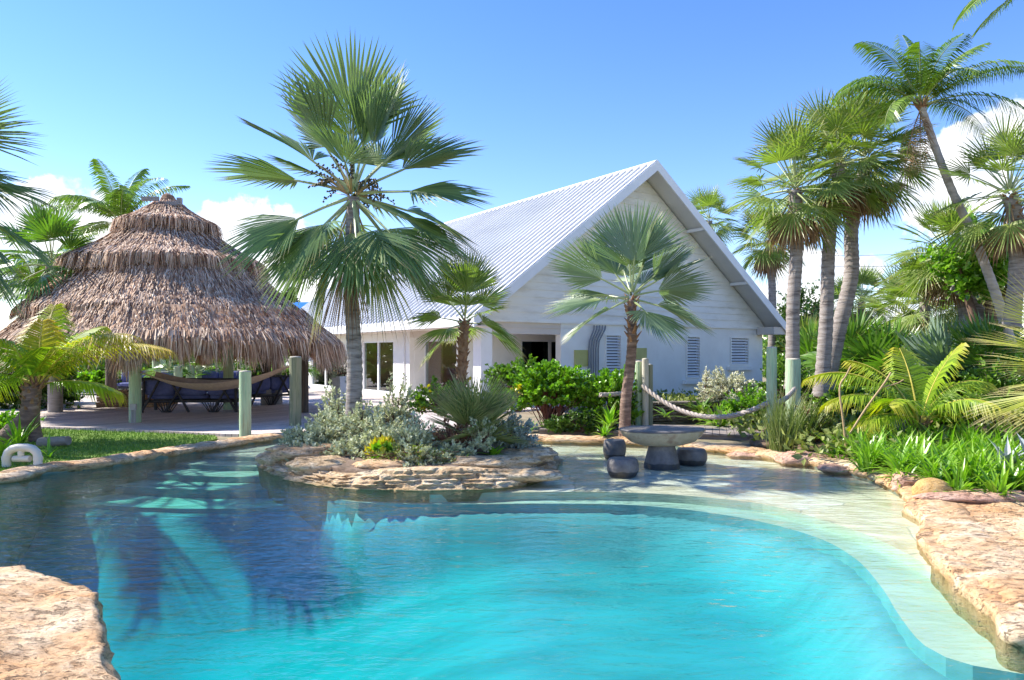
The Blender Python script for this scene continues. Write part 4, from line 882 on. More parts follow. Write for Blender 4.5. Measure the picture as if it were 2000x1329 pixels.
# fire pit
x, y = gp(245, 796)
fp = empty('fire_pit', (x, y, .06), 'low rectangular fire pit of stacked brown stone under the hut', 'fire pit')
mb = MB(); r = random.Random(9)
for c in range(6):
    xx = -.95
    while xx < .95:
        l = r.uniform(.15, .4); b_ = min(.97, xx+l-.012); o_ = r.uniform(-.04, .03); z_ = c*.085
        if b_-xx > .04:
            for (y0_, y1_) in ((-.0+o_, .3), (1.3, 1.6-o_)): mb.box(xx, b_, y0_, y1_, z_+r.uniform(0, .01), z_+.078)
        xx += l
    for (x0_, x1_) in ((-.95, -.7), (.7, .95)):
        yy = .3
        while yy < 1.3:
            l = r.uniform(.2, .4); mb.box(x0_-r.uniform(0, .04), x1_, yy, min(1.3, yy+l-.012), z_, z_+.078); yy += l
obj('stonework', mb, M['firepit_stone'], fp)
mb = MB(); mb.box(-1.0, -.62, -.05, .1, .515, .58); mb.box(-.55, .1, -.06, .3, .512, .56); mb.box(.15, .97, -.04, .28, .512, .565); obj('capstone', mb, M['firepit_stone'], fp)
# hammock
ha = empty('hammock', W(285, 728, 18.9), 'brown cloth hammock slung between two hut posts', 'hammock')
p0 = W(300, 738, 18.7); p1 = W(556, 722, 18.1); mb = MB(); nn_ = 36; mm_ = 8; vs = []
for i in range(nn_+1):
    t_ = i/nn_; c = p0.lerp(p1, t_)-V(0, 0, .42*4*t_*(1-t_)); wd2 = .42*(math.sin(math.pi*(.12+.8*t_)))
    for j in range(mm_+1):
        s_ = j/mm_*2-1; vs.append((c.x, c.y+s_*wd2*.9, c.z+.20*s_*s_*math.sin(math.pi*(.1+.8*t_))+(.09*(1-t_) if s_ > 0 else 0)*s_))
mb.add(vs, [(i*(mm_+1)+j, (i+1)*(mm_+1)+j, (i+1)*(mm_+1)+j+1, i*(mm_+1)+j+1) for i in range(nn_) for j in range(mm_)]); obj('cloth', mb, M['hammock_cloth'], ha, True, True)
mb = MB(); A0 = W(268, 726, 18.9); B0 = W(572, 714, 18.2)
for j in range(mm_+1):
    mb.tube([A0, vs[j]], .006, 4); mb.tube([B0, vs[nn_*(mm_+1)+j]], .006, 4)
obj('cord', mb, M['hammock_cloth'], ha, world=True)
# white pvc return arch
q = G(62, 905, .1)
pv = empty('pvc_pipe_arch', (q.x, 11.3, .1), 'beige plastic pipe arch standing on the coping at the left', 'pipe')
mb = MB(); mb.tube([(-.24, 0, -.02), (-.24, 0, .13), (-.215, 0, .2), (-.15, 0, .25), (-.06, 0, .27), (.08, 0, .27), (.16, 0, .25), (.22, 0, .2), (.24, 0, .13), (.24, 0, -.02)], .062, 14); obj('outer_pipe', mb, M['pvc_beige'], pv, True)
mb = MB(); mb.tube([(-.13, .0, .1), (.12, .0, .1)], .05, 12); mb.tube([(-.02, 0, .1), (-.02, 0, .24)], .045, 12); obj('cross_pipe', mb, M['pvc_beige'], pv, True)
for sx in (-.24, .24):
    mb = MB(); mb.tube([(sx, 0, .08), (sx, 0, .14)], .068, 14); obj('coupling', mb, M['pvc_beige'], pv, True)
# far blue roofed building and white garden wall
q = W(590, 610, 52); bb = empty('far_building', (q.x, q.y, 0), 'small building with a blue roof far behind the white house', 'building')
mb = MB(); mb.box(-3, 5, 0, 6, 0, 4.2); obj('wall', mb, M['wall_white'], bb)
mb = MB(); mb.hexa([(-3.4, -.4, 4.2), (5.4, -.4, 4.2), (5.4, 6.4, 4.2), (-3.4, 6.4, 4.2), (-1, 2, 5.6), (3, 2, 5.6), (3, 4, 5.6), (-1, 4, 5.6)]); obj('roof', mb, M['blue_tin'], bb)
for px0, px1, Y, y0, y1, lab in ((120, 262, 33, 728, 765, 'low white garden wall behind the left of the hut'),):
    a, b = W(px0, y0, Y), W(px1, y0, Y); mb = MB(); mb.box(a.x, b.x, Y, Y+.2, 0, a.z-.1)
    for k in range(4): mb.box(a.x-.02, b.x+.02, Y-.03, Y-.002, .1+k*.2, .25+k*.2)
    tag(mb.build('garden_wall', M['wall_white']), lab, 'wall')
a, b = W(1700, 700, 45), W(1860, 700, 45); mb = MB(); mb.box(a.x, b.x, 45, 49, 0, 2.1); mb.box(a.x-.3, b.x+.3, 44.7, 49.3, 2.1, 2.3)
tag(mb.build('outbuilding', M['wall_white']), 'pale outbuilding glimpsed low between the palms on the right', 'building')
def cable(p0, p1, sg, label):
    p0, p1 = Vector(p0), Vector(p1); mb = MB(); mb.tube([p0.lerp(p1, i/12)-V(0, 0, sg*4*(i/12)*(1-i/12)) for i in range(13)], .018, 4); tag(mb.build('power_line', M['pipe_grey']), label, 'cable', 'power lines in the sky on the right')
cable(W(1600, 500, 45), W(2050, 470, 55), .3, 'upper thin power line crossing the sky right of the palm trunks')
cable(W(1600, 520, 45), W(2050, 498, 55), .3, 'second thin power line just below the upper one')
cable(W(1600, 632, 55), W(2100, 628, 55), .2, 'low power line just above the trees on the right')
# ---------------------------------------------------------------- plants
def nrm(v): v = Vector(v); return v.normalized()
def fan_leaf(mb, p0, d, R_, S, nseg, pet, droop=.25, cup=.15, rg=None, lod=0, twist=0, pr=.014, fuse=.5):
    """one palmate leaf: petiole from p0 along d, then a pleated fan"""
    p0 = Vector(p0); d = nrm(d); up = Vector((0, 0, 1)); side = d.cross(up)
    side = side.normalized() if side.length > .05 else Vector((1, 0, 0))
    n = side.cross(d).normalized(); n = -n if n.z < 0 else n
    if twist: n = (n*math.cos(twist)+side*math.sin(twist)).normalized()
    Hs = p0+d*pet-up*droop*pet*.25; f = nrm(d-up*droop*.5); s = f.cross(n).normalized(); n = s.cross(f).normalized()
    mb.cur = 1; mb.tube([p0, p0+d*pet*.5-up*droop*pet*.06, Hs, Hs+f*R_*.12], [pr*1.5, pr, pr*.8, pr*.3], 5, cap=False); mb.cur = 0
    ph = np.linspace(-S, S, nseg)+rg.normal(0, .012, nseg); dp = 2*S/(nseg-1)
    Ls = R_*(.66+.34*np.cos(ph*.62))*rg.uniform(.93, 1.04, nseg)
    ts = np.array([.05, .3, fuse, .76, 1.]) if lod == 0 else np.array([.06, fuse*.9, .75, 1.])
    F_, S_, N_ = map(np.array, (f, s, n)); Hn = np.array(Hs); k = len(ts)
    r = Ls[:, None]*ts[None]; cphi, sphi = np.cos(ph)[:, None], np.sin(ph)[:, None]
    w = np.tan(dp/2)*np.where(ts[None] <= fuse, r, (Ls[:, None]*fuse)*np.maximum(0, (1-ts[None])/(1-fuse))**.5)
    base = Hn+r[..., None]*(cphi[..., None]*F_+sphi[..., None]*S_)
    base = base+(cup*r*np.abs(sphi)**1.5)[..., None]*N_
    hd = droop*(r/R_)**2.3*R_*(.9+rg.uniform(-.2, .5, nseg)[:, None]*(ts[None] > .6))
    base[..., 2] -= hd*.75
    tang = -sphi[..., None]*F_+cphi[..., None]*S_
    Lf = base-tang*w[..., None]; Rt = base+tang*w[..., None]
    pl = (w*.55)[..., None]*N_
    if lod == 0:
        v = np.stack([Lf-pl*.5, base+pl, Rt-pl*.5], 2)              # nseg,k,3,3
        v = v.reshape(-1, 3); lv = np.repeat(np.tile(ts, nseg), 3); o = (np.arange(nseg)*k*3)[:, None, None]+(np.arange(k-1)*3)[None, :, None]
        q1 = (o+np.array([0, 1, 4, 3])).reshape(-1, 4); q2 = (o+np.array([1, 2, 5, 4])).reshape(-1, 4); mb.add(v, np.concatenate([q1, q2]), lv)
    else:
        v = np.stack([Lf-pl*.8*(np.arange(nseg) % 2*2-1)[:, None, None], Rt+pl*.8*(np.arange(nseg) % 2*2-1)[:, None, None]], 2).reshape(-1, 3)
        lv = np.repeat(np.tile(ts, nseg), 2); o = (np.arange(nseg)*k*2)[:, None, None]+(np.arange(k-1)*2)[None, :, None]
        mb.add(v, (o+np.array([0, 1, 3, 2])).reshape(-1, 4), lv)
def dirv(az, el): return Vector((math.cos(az)*math.cos(el), math.sin(az)*math.cos(el), math.sin(el)))
def curve_pts(ctrl, n=14):
    p = [Vector(c) for c in ctrl]
    if len(p) == 2: return [p[0].lerp(p[1], i/n) for i in range(n+1)]
    out = []
    for i in range(n+1):
        t = i/n*(len(p)-1); k = min(int(t), len(p)-2); u = t-k; a, b, c, d = p[max(0, k-1)], p[k], p[k+1], p[min(len(p)-1, k+2)]
        out.append(.5*((2*b)+(c-a)*u+(2*a-5*b+4*c-d)*u*u+(3*b-a-3*c+d)*u**3))
    return out
def trunk(ctrl, r0, r1, mat, parent, flare=1.35, rings=60, boots=0, seed=1, boot_mat='palm_boot', bootlen=.14, ringamp=.04):
    mb = MB(); pts = curve_pts(ctrl, rings); rr = []
    for i in range(rings+1):
        t = i/rings; rr.append((r0+(r1-r0)*t)*(1+(flare-1)*math.exp(-t*14))*(1+ringamp*(1 if i % 2 else -1)+.03*noise.noise(Vector((seed, t*6, 0)))))
    mb.tube(pts, rr, 16, jit=.02); o = obj('trunk', mb, M[mat], parent, True, True)
    if boots:
        mb = MB(); r = random.Random(seed)
        for i in range(boots):
            t = 1-(i/boots)**1.0*.9 if boots > 40 else 1-(i/boots)*.32; q = t*rings; k = min(int(q), rings-1); p = pts[k].lerp(pts[k+1], q-k); az = i*2.399; d = dirv(az, 0)
            b = p+d*rr[k]*.8; l = bootlen*r.uniform(.6, 1.2); e = b+(d*.55+V(0, 0, .9)).normalized()*l; sd = V(-d.y, d.x, 0)*.035
            c_ = b+V(0, 0, .05)+d*.05
            mb.hexa([b-sd, b+sd, b+sd*.9+V(0, 0, .06), b-sd*.9+V(0, 0, .06), e-sd*.4+d*.012, e+sd*.4+d*.012, e+sd*.3, e-sd*.3])
        obj('leaf_boot', mb, M[boot_mat], parent, False, True)
    return pts[-1]
def fan_palm(name, label, ctrl, r0, r1, leaves, R_, pet, fmat, bark='palm_bark', nseg=36, S=1.5, group=None, seed=1, split=True, elr=(80, -45), droop=.3, cup=.15, lod=0, boots=0, fruit=0, dead=0, flare=1.35, cat='palm tree', pr=.014, fuse=.5, notrunk=False, bootlen=.14, extra=None, elpow=1.0, azr=None):
    base = Vector(ctrl[0]); t = empty(name, base, label, cat, group); rg = np.random.default_rng(seed)
    top = Vector(ctrl[-1])
    if not notrunk: trunk(ctrl, r0, r1, bark, t, flare, boots=boots, seed=seed, bootlen=bootlen)
    spec = []
    for i in range(leaves):
        u = (i+.5)/leaves; el = R(elr[0]+(elr[1]-elr[0])*u**elpow+rg.uniform(-7, 7)); az = i*2.39996+seed+rg.uniform(-.2, .2)
        if azr: az = azr[0]+(azr[1]-azr[0])*((i*.618) % 1)
        spec.append((az, el, rg.uniform(.88, 1.08), u))
    if extra: spec = extra+spec
    mb = MB()
    for az, el, sc, u in spec:
        if split: mb = MB()
        d = dirv(az, el); dr = droop*(.35+u*1.1)*max(.15, math.cos(el))
        fan_leaf(mb, top+d*r1*.6+V(0, 0, (1-u)*.18-.05), d, R_*sc, S*rg.uniform(.9, 1.05), nseg, pet*sc*rg.uniform(.85, 1.1), dr, cup, rg, lod, rg.uniform(-.5, .5), pr, fuse)
        if split: obj('frond', mb, [M[fmat], M['petiole_green']], t, False, True)
    if not split: obj('crown', mb, [M[fmat], M['petiole_green']], t, False, True)
    if dead:
        mb = MB()
        for i in range(dead):
            d = dirv(i*2.4+seed, R(rg.uniform(-75, -50))); fan_leaf(mb, top-V(0, 0, .12)+d*r1*.7, d, R_*rg.uniform(.6, .85), .9, max(8, nseg//2), pet*.5, .5, .1, rg, 1, rg.uniform(-.6, .6), pr)
        mb.cur = 0; obj('dead_frond', mb, [M['frond_dead'], M['frond_dead']], t, False, True)
    if fruit:
        mb = MB(); r = random.Random(seed); sph = [(0, 0, 1), (0, 0, -1), (1, 0, 0), (-1, 0, 0), (0, 1, 0), (0, -1, 0)]; sf = [(0, 2, 4), (0, 4, 3), (0, 3, 5), (0, 5, 2), (1, 4, 2), (1, 3, 4), (1, 5, 3), (1, 2, 5)]
        for c in range(fruit):
            az = 2*math.pi*c/fruit+.4; d = dirv(az, .35); q = top+d*.1; e = top+d*r.uniform(.4, .8)+V(0, 0, r.uniform(-.05, .25))
            for s_ in range(9):
                e2 = e+V(r.uniform(-.2, .2), r.uniform(-.2, .2), r.uniform(-.32, .05)); m_ = q.lerp(e2, .6)+V(0, 0, .1); mb.cur = 1; mb.tube([q, m_, e2], .008, 3, cap=False); mb.cur = 0
                for k in range(9):
                    c_ = m_.lerp(e2, k/8)+V(r.uniform(-.03, .03), r.uniform(-.03, .03), r.uniform(-.03, .03)); rr = r.uniform(.015, .026)
                    mb.add([tuple(c_+Vector(a)*rr) for a in sph], sf)
        obj('fruit_cluster', mb, [M['fruit'], M['stalk_tan']], t, True, True)
    return t
def hang_frond(t, top, az, el, R_, mat, seed):
    mb = MB(); rg = np.random.default_rng(seed); dd = dirv(R(az), R(el)); fan_leaf(mb, Vector(top)-V(0, 0, .12)+dd*.08, dd, R_, .55, 22, .75, .5, .05, rg, 0, .3, .016); mb.cur = 0
    return mb
def coco_frond(mb, p0, az, el, L_, arch=1.0, nl=42, ll=.5, rg=None, w=.018, sweep=0, droop=.5, r0=.022, bare=.12):
    droop = droop*1.7 if ll > .5 else droop
    """pinnate frond: arching rachis with two rows of leaflets"""
    p = Vector(p0); n = 16; pts = [p.copy()]; d = dirv(az, el); sd = Vector((-math.sin(az), math.cos(az), 0))
    for i in range(n):
        t = i/n; e = el-arch*(t**1.3)*1.6; a_ = az+sweep*t; d = dirv(a_, e); p = p+d*(L_/n); pts.append(p.copy())
    mb.cur = 1; mb.tube(pts, [r0*(1-.85*i/n) for i in range(n+1)], 5, cap=False); mb.cur = 0
    for sgn in (-1, 1):
        t = bare+(1-bare)*(np.arange(nl)+.5)/nl; Lf = ll*np.clip(np.sin(np.pi*(.12+.82*t))**.7, .15, 1)*rg.uniform(.88, 1.1, nl)
        V_, LV = [], []
        for i in range(nl):
            q = t[i]*n; k = min(int(q), n-1); b = pts[k].lerp(pts[k+1], q-k); d = (pts[k+1]-pts[k]).normalized(); s = d.cross(V(0, 0, 1))
            s = s.normalized() if s.length > .1 else sd; nn = s.cross(d); nn = -nn if nn.z < 0 else nn
            fw = .45+.7*t[i]; dr = (s*sgn*1.2+d*fw*.8+nn*(.3-.3*t[i])).normalized(); dd = droop*rg.uniform(.7, 1.3)
            m = b+dr*Lf[i]*.5-V(0, 0, dd*.12*Lf[i]); e = b+dr*Lf[i]*.93-V(0, 0, dd*.62*Lf[i]); wv = (d*.8+nn*.3*sgn)*w
            V_ += [b-wv*.5, b+wv*.5, m+wv, m-wv, e+wv*.12, e-wv*.12]; LV += [t[i]*.8]*2+[t[i]*.85]*2+[min(1, t[i]*.5+.5)]*2
        i_ = np.arange(nl)[:, None]*6; mb.add([tuple(x) for x in V_], np.concatenate([i_+np.array([[0, 1, 2, 3]]), i_+np.array([[3, 2, 4, 5]])]), LV)
def coco_palm(name, label, ctrl, r0, r1, fronds, fmat='frond_coco', bark='palm_bark', group=None, seed=1, flare=1.4, notrunk=False, ll=.5, nl=42, rmat='petiole_green', cat='palm tree', w=.018, dead=None, fr0=.022, split=True):
    base = Vector(ctrl[0]); t = empty(name, base, label, cat, group); rg = np.random.default_rng(seed); top = Vector(ctrl[-1])
    if not notrunk: trunk(ctrl, r0, r1, bark, t, flare, seed=seed)
    mb = MB()
    for (az, el, L_, arch, *o) in fronds:
        sw = o[0] if o else 0; fm = o[1] if len(o) > 1 else fmat
        if split: mb = MB()
        coco_frond(mb, top+dirv(R(az), 0)*r1*.5, R(az), R(el), L_, arch, nl, ll, rg, w, sw, .5, fr0)
        if split: obj('frond', mb, [M[fm], M[rmat]], t, False, True)
    if not split: obj('crown', mb, [M[fmat], M[rmat]], t, False, True)
    mb = MB()
    for i in range(14):
        d = dirv(i*2.4, R(rg.uniform(20, 70))); q = top-V(0, 0, .12)+d*r1*.3; mb.tube([q, q+d*.12, q+d*.26+V(0, 0, .05)], [r1*.45, r1*.35, .01], 6, cap=False)
    obj('crownshaft', mb, M['palm_boot'], t, False, True)
    for (az, el, L_, arch) in (dead or []):
        mb = MB(); coco_frond(mb, top-V(0, 0, .1), R(az), R(el), L_, arch, 34, .35, rg, .015, 0, 1.4, .018); obj('dead_frond', mb, [M['frond_dead'], M['frond_dead']], t, False, True)
    return t
def leaves_np(P, D, Nn, L_, w, fold=.25):
    """kite leaves with a folded midrib; arrays (n,3)"""
    Sd = np.cross(D, Nn); Sd /= np.linalg.norm(Sd, axis=1)[:, None]+1e-9; n = len(P)
    mid = P+D*(L_*.45)[:, None]; up = Nn*(w*fold)[:, None]
    v = np.stack([P, mid-Sd*w[:, None]+up, P+D*L_[:, None], mid+Sd*w[:, None]+up, mid+D*(L_*.2)[:, None]], 1)[:, :4].reshape(-1, 3); i = np.arange(n)[:, None]*4
    return v, np.concatenate([i+np.array([[0, 1, 2]]), i+np.array([[0, 2, 3]])]), np.tile([0, .5, 1., .5], n)
def unit(a): return a/(np.linalg.norm(a, axis=1)[:, None]+1e-9)
def bush(name, label, c, rx, ry, rz, lift, twigs, per, ll, lw, mat, wood='twig', group=None, seed=1, cat='bush', clump=.5, inner=.35, stems=9, accent=None, upright=.3, clusters=None, stemr=.012, prefix='foliage', sink=0):
    """shrub: stems from the base, twigs reaching an uneven shell, leaves along each twig's outer part"""
    t = empty(name, c, label, cat, group); rg = np.random.default_rng(seed)
    z = rg.uniform(-.55 if lift > 0 else -.1, 1, twigs); az = rg.uniform(0, 2*np.pi, twigs); s = np.sqrt(np.maximum(0, 1-z*z))
    d = np.stack([s*np.cos(az), s*np.sin(az), z], 1)
    lump = np.array([noise.noise(Vector((*(x*2.1+seed*3.7),))) for x in d]); k = (1+lump*clump)*rg.uniform(.62, 1.02, twigs)
    tip = d*np.array([rx, ry, rz])*k[:, None]+np.array([0, 0, lift+rz*(.0 if lift > 0 else .0)])
    root = tip*np.array([.35, .35, .45]); root[:, 2] = np.minimum(tip[:, 2]-.05, lift*.6+tip[:, 2]*.35)
    u = rg.uniform(inner, 1, (twigs, per)); P = root[:, None]+(tip-root)[:, None]*u[..., None]; dirn = unit(tip-root)
    D = dirn[:, None]*rg.uniform(.2, .9, (twigs, per, 1))+rg.normal(0, .6, (twigs, per, 3))+np.array([0, 0, upright]); D = unit(D.reshape(-1, 3)); P = P.reshape(-1, 3)+rg.normal(0, .012, (twigs*per, 3))
    Nn = rg.normal(0, .7, (len(P), 3))+np.array([-.2, -.1, 1.]); Nn = Nn-D*(Nn*D).sum(1)[:, None]; Nn = unit(Nn)
    L_ = rg.uniform(.7, 1.25, len(P))*ll; v, f, lv = leaves_np(P, D, Nn, L_, L_*lw)
    if accent is not None:
        amat, frac = accent; na_ = int(len(P)*frac); order = np.argsort([noise.noise(Vector(tuple(p*2.2+9))) for p in P])[::-1]; sel = np.zeros(len(P), bool); sel[order[:na_]] = True
        for mm_, nm_, mt_ in ((~sel, prefix, mat), (sel, 'accent_foliage', amat)):
            v, f, lv = leaves_np(P[mm_], D[mm_], Nn[mm_], L_[mm_], (L_*lw)[mm_]); mb = MB(); mb.add(v, f, lv); obj(nm_, mb, M[mt_], t)
    else:
        mb = MB(); mb.add(v, f, lv); obj(prefix, mb, M[mat], t)
    mb = MB(); r = random.Random(seed)
    for i in range(min(twigs, 70)):
        b = Vector((r.uniform(-1, 1)*rx*.12, r.uniform(-1, 1)*ry*.12, -.05)); rt = Vector(root[i]); tp = Vector(tip[i]); m = b.lerp(tp, .5)+V(r.uniform(-.1, .1)*rx, 0, .08)
        mb.tube([b, rt.lerp(m, .4), m, tp], [stemr, stemr*.8, stemr*.5, .003], 5, cap=False)
    obj('stem', mb, M[wood], t); return t
def strap(name, label, c, n, L_, w, mat, el=(75, 10), bend=.8, group=None, seed=1, cat='plant', into=None, fold=.3, spread=.04, nsec=6, azr=(0, 6.2832), taper=1.0):
    """clump of arching strap leaves"""
    rg = np.random.default_rng(seed); mb = into or MB(); c = Vector(c) if into is not None else Vector((0, 0, 0))
    for i in range(n):
        az = rg.uniform(*azr); e = R(rg.uniform(min(el), max(el))); l = L_*rg.uniform(.65, 1.1); p = c+Vector((rg.uniform(-spread, spread), rg.uniform(-spread, spread), 0)); vs = []; lv = []
        sd = Vector((-math.sin(az), math.cos(az), 0)); bd = bend*rg.uniform(.5, 1.3); ww = w*rg.uniform(.75, 1.15)
        for k in range(nsec+1):
            t_ = k/nsec; e2 = e-bd*t_**1.6; d = dirv(az, e2); 
            if k: p = p+d*(l/nsec)
            nn = sd.cross(d); nn = nn if nn.z > 0 else -nn
            a = ww*(.55+.45*math.sin(math.pi*min(1, t_*1.1+.1)))*(1 if t_ < .55 else max(.02, (1-t_)/.45)**taper)
            vs += [p-sd*a+nn*a*fold, p, p+sd*a+nn*a*fold]; lv += [t_]*3
        mb.add([tuple(q) for q in vs], [(3*k+j, 3*k+j+1, 3*k+j+4, 3*k+j+3) for k in range(nsec) for j in (0, 1)], lv)
    if into is None:
        return tag_at(mb, name, mat, c, label, cat, group)
def tag_at(mb, name, mat, c, label, cat, group): o = mb.build(name, M[mat]); return tag(o, label, cat, group)
def clump(name, label, c, *a, **k):
    o = strap(name, label, (0, 0, 0), *a, **k); o.location = c; return o
def gz(px, py, Y, z=None): q = W(px, py, Y); return Vector((q.x, Y, q.z if z is None else z))
# --- big palms
PG = 'fan palms'
fan_palm('fan_palm', 'tall grey trunked fan palm with fruit clusters growing on the pool island', [(-2.70, 12.5, .3), (-2.66, 12.5, 1.6), (-2.72, 12.5, 3.0), (-2.68, 12.5, 4.45)], .14, .11, 8, 1.3, .76, 'frond_latan', nseg=40, S=1.2, seed=4, elr=(80, -40), droop=.25, cup=.16, fruit=6, flare=1.25, pr=.024, fuse=.58, azr=(.3, 2.8),
    extra=[(R(a_), R(e_), s_, u_) for a_, e_, s_, u_ in ((178, 14, 1.22, .25), (170, 38, 1.1, .2), (195, 58, 1.1, .1), (120, 80, 1.12, .05), (280, 80, 1.2, .05), (350, 66, 1.15, .1), (10, 46, 1.05, .2), (-8, 24, 1.18, .25), (-14, 2, 1.12, .4), (4, -20, 1.1, .6), (-38, -34, 1.1, .8), (-75, -42, 1.05, .8), (235, -38, 1.1, .8), (205, -24, 1.12, .6), (190, -48, 1.0, .9), (-55, -64, .9, .9), (150, -30, 1.0, .7), (30, -45, 1.0, .8), (-90, 30, .8, .3))])
hp = bpy.data.objects['fan_palm']
for az_, el_, mt_ in ((262, -72, 'frond_dead'), (200, -66, 'frond_palmetto'), (330, -62, 'frond_palmetto')):
    obj('dead_frond', hang_frond(hp, (-2.68, 12.5, 4.45), az_, el_, 1.15, mt_, az_), [M[mt_], M['stalk_tan']], hp, False, True)
fan_palm('fan_palm', 'medium blue green fan palm on a brown trunk behind the stone table', [(2.32, 15.2, .0), (2.34, 15.2, .8), (2.46, 15.2, 1.9), (2.46, 15.2, 2.92)], .125, .09, 4, 1.25, .55, 'frond_blue', 'palm_bark_brown', nseg=42, S=1.2, seed=9, elr=(70, 10), azr=(.4, 2.6),
    extra=[(R(a_), R(e_), s_, u_) for a_, e_, s_, u_ in ((172, 30, 1.08, .2), (150, 52, 1.0, .15), (110, 82, 1.05, .05), (275, 72, 1.05, .1), (20, 66, 1.0, .1), (8, 30, 1.05, .2), (-6, 12, 1.0, .3), (-25, -14, 1.0, .6), (185, -4, 1.05, .4), (200, -22, .95, .6), (-60, -30, .85, .7), (340, 40, .9, .2))], droop=.2, cup=.14, flare=1.3, boots=30, pr=.02, fuse=.6, bootlen=.22)
fan_palm('fan_palm', 'small green fan palm with a shaggy trunk at the back of the island', [(-.90, 13.4, .2), (-.92, 13.4, 1.2), (-.86, 13.4, 2.35)], .10, .08, 15, .78, .46, 'frond_sabal', 'palm_boot', nseg=32, S=1.25, seed=13, elr=(85, -28), droop=.3, cup=.1, boots=90, flare=1.1, pr=.012)
fan_palm('palmetto', 'low spiky palmetto clump with pinkish tips on the island', [(-.58, 11.5, .42), (-.58, 11.5, .48)], .05, .05, 28, .78, .26, 'frond_palmetto', nseg=26, S=1.2, seed=17, elr=(75, 0), droop=.08, cup=.1, notrunk=True, cat='palmetto', fuse=.3, pr=.01)
# left palm out of frame edge
fan_palm('fan_palm', 'big dark fan palm cut by the left edge of the picture', [(-11.2, 13.3, 0), (-11.1, 13.3, 2.4), (-11.1, 13.3, 4.75)], .19, .15, 15, 1.48, 1.1, 'frond_latan', nseg=42, S=1.2, seed=21, elr=(75, -50), droop=.4, cup=.1, pr=.02, extra=[(R(-8), R(38), 1.1, .3), (R(4), R(8), 1.1, .5), (R(-20), R(-12), 1.1, .7), (R(-35), R(22), 1.05, .4), (R(8), R(-32), 1.05, .8)])
LATER = 1
coco_palm('coconut_palm', 'tall coconut palm behind the thatched roof on the left', [W(215, 700, 30), W(225, 600, 30), W(236, 436, 30)], .17, .12,
          [(80, 82, 3.0, .55), (-20, 70, 3.0, .9), (10, 40, 3.2, 1.0), (170, 55, 3.0, .9), (185, 36, 3.3, .8), (170, 8, 2.9, .9), (-90, 70, 2.8, .5), (-60, 55, 2.6, .9), (-10, 18, 3.2, .8), (215, 50, 2.9, 1.0), (30, 62, 3.2, .7), (120, 70, 3, .7), (260, 40, 2.6, 1.0), (-35, 5, 2.6, .8), (200, -8, 2.6, .6)], ll=.75, nl=46, w=.035, seed=31)
coco_palm('coconut_palm', 'leafy coconut palm low behind the left of the hut', [W(30, 720, 24), W(50, 640, 24), W(70, 560, 24)], .2, .16,
          [(20, 75, 2.6, .7), (-30, 50, 2.4, .9), (0, 30, 2.4, .9), (60, 50, 2.2, .9), (120, 60, 2.4, .9), (170, 40, 2.4, .9), (210, 20, 2.2, .9), (-80, 60, 2.0, .9), (-10, 5, 2.0, .8), (250, 50, 2, .8)], ll=.6, nl=40, w=.03, seed=33, bark='palm_bark_brown', split=False)
fan_palm('fan_palm', 'bushy fan palm between the left edge palm and the hut', [W(60, 700, 21), W(100, 520, 21)], .16, .13, 24, 1.1, .8, 'frond_fan', 'palm_bark_brown', nseg=26, S=1.5, seed=35, lod=1, split=False, droop=.4, dead=4)
fan_palm('fan_palm', 'lower fan palm peeping over the left of the thatch', [W(110, 720, 27), W(130, 590, 27)], .16, .13, 20, 1.1, .8, 'frond_fan', nseg=24, S=1.5, seed=36, lod=1, split=False, droop=.4)
# right group of sabal palms
SG = 'cabbage palms on the right'
def sabal(label, ctrl, r0, r1, n, R_, seed, **k):
    a = dict(nseg=26, S=1.55, seed=seed, split=False, elr=(82, -48), droop=.32, cup=.08, lod=1, dead=12, group=SG, fuse=.38); a.update(k); n = int(n*1.05); R_ *= .93
    return fan_palm('cabbage_palm', label, ctrl, r0, r1, n, R_, .8, 'frond_sabal', k.pop('bark', 'palm_bark') if False else 'palm_bark', **a)
sabal('cabbage palm rising from the thick green piling, leftmost big crown', [W(1548, 760, 17), W(1549, 600, 17), W(1556, 480, 17), W(1552, 372, 17)], .15, .14, 38, .92, 41, dead=16, boots=24)
sabal('cabbage palm with a straight trunk, middle of the right group', [W(1604, 775, 17.5), W(1614, 620, 17.5), W(1620, 470, 17.5), W(1640, 322, 17.5)], .17, .13, 38, .95, 43, dead=12)
sabal('cabbage palm with a curved trunk, right of the group with the highest dense crown', [W(1610, 775, 18.4), W(1634, 660, 18.4), W(1662, 540, 18.4), W(1664, 440, 18.4), W(1694, 312, 18.4)], .2, .15, 42, 1.0, 45, dead=14)
sabal('slim cabbage palm low behind the leftmost big crown', [W(1508, 700, 37), W(1508, 560, 37), W(1500, 470, 37)], .2, .17, 28, 1.4, 47)
sabal('cabbage palm crown showing above the right roof slope', [W(1385, 700, 38), W(1385, 432, 38)], .18, .15, 26, 1.1, 48)
sabal('cabbage palm with a thick rough trunk at the right edge', [W(1975, 640, 15.5), W(1985, 540, 15.5), W(1986, 440, 15.5), W(1972, 385, 15.5)], .16, .14, 32, .85, 49, boots=30)
sabal('cabbage palm with a leaning trunk left of the tall coconut trunk', [W(1888, 660, 21), W(1880, 590, 21), W(1852, 500, 21)], .17, .14, 36, .98, 51)
sabal('short cabbage palm in the gap left of the leaning one', [W(1812, 670, 23), W(1806, 590, 23)], .17, .15, 32, .95, 53)
sabal('cabbage palm just left behind the short one', [W(1762, 700, 25), W(1766, 620, 25)], .17, .14, 30, 1.0, 54)
sabal('small distant cabbage palm right of the curved trunk', [W(1684, 660, 36), W(1682, 590, 36)], .18, .15, 26, 1.15, 55)
sabal('distant cabbage palm behind the curved trunk', [W(1655, 650, 40), W(1652, 600, 40)], .18, .15, 22, 1.1, 56)
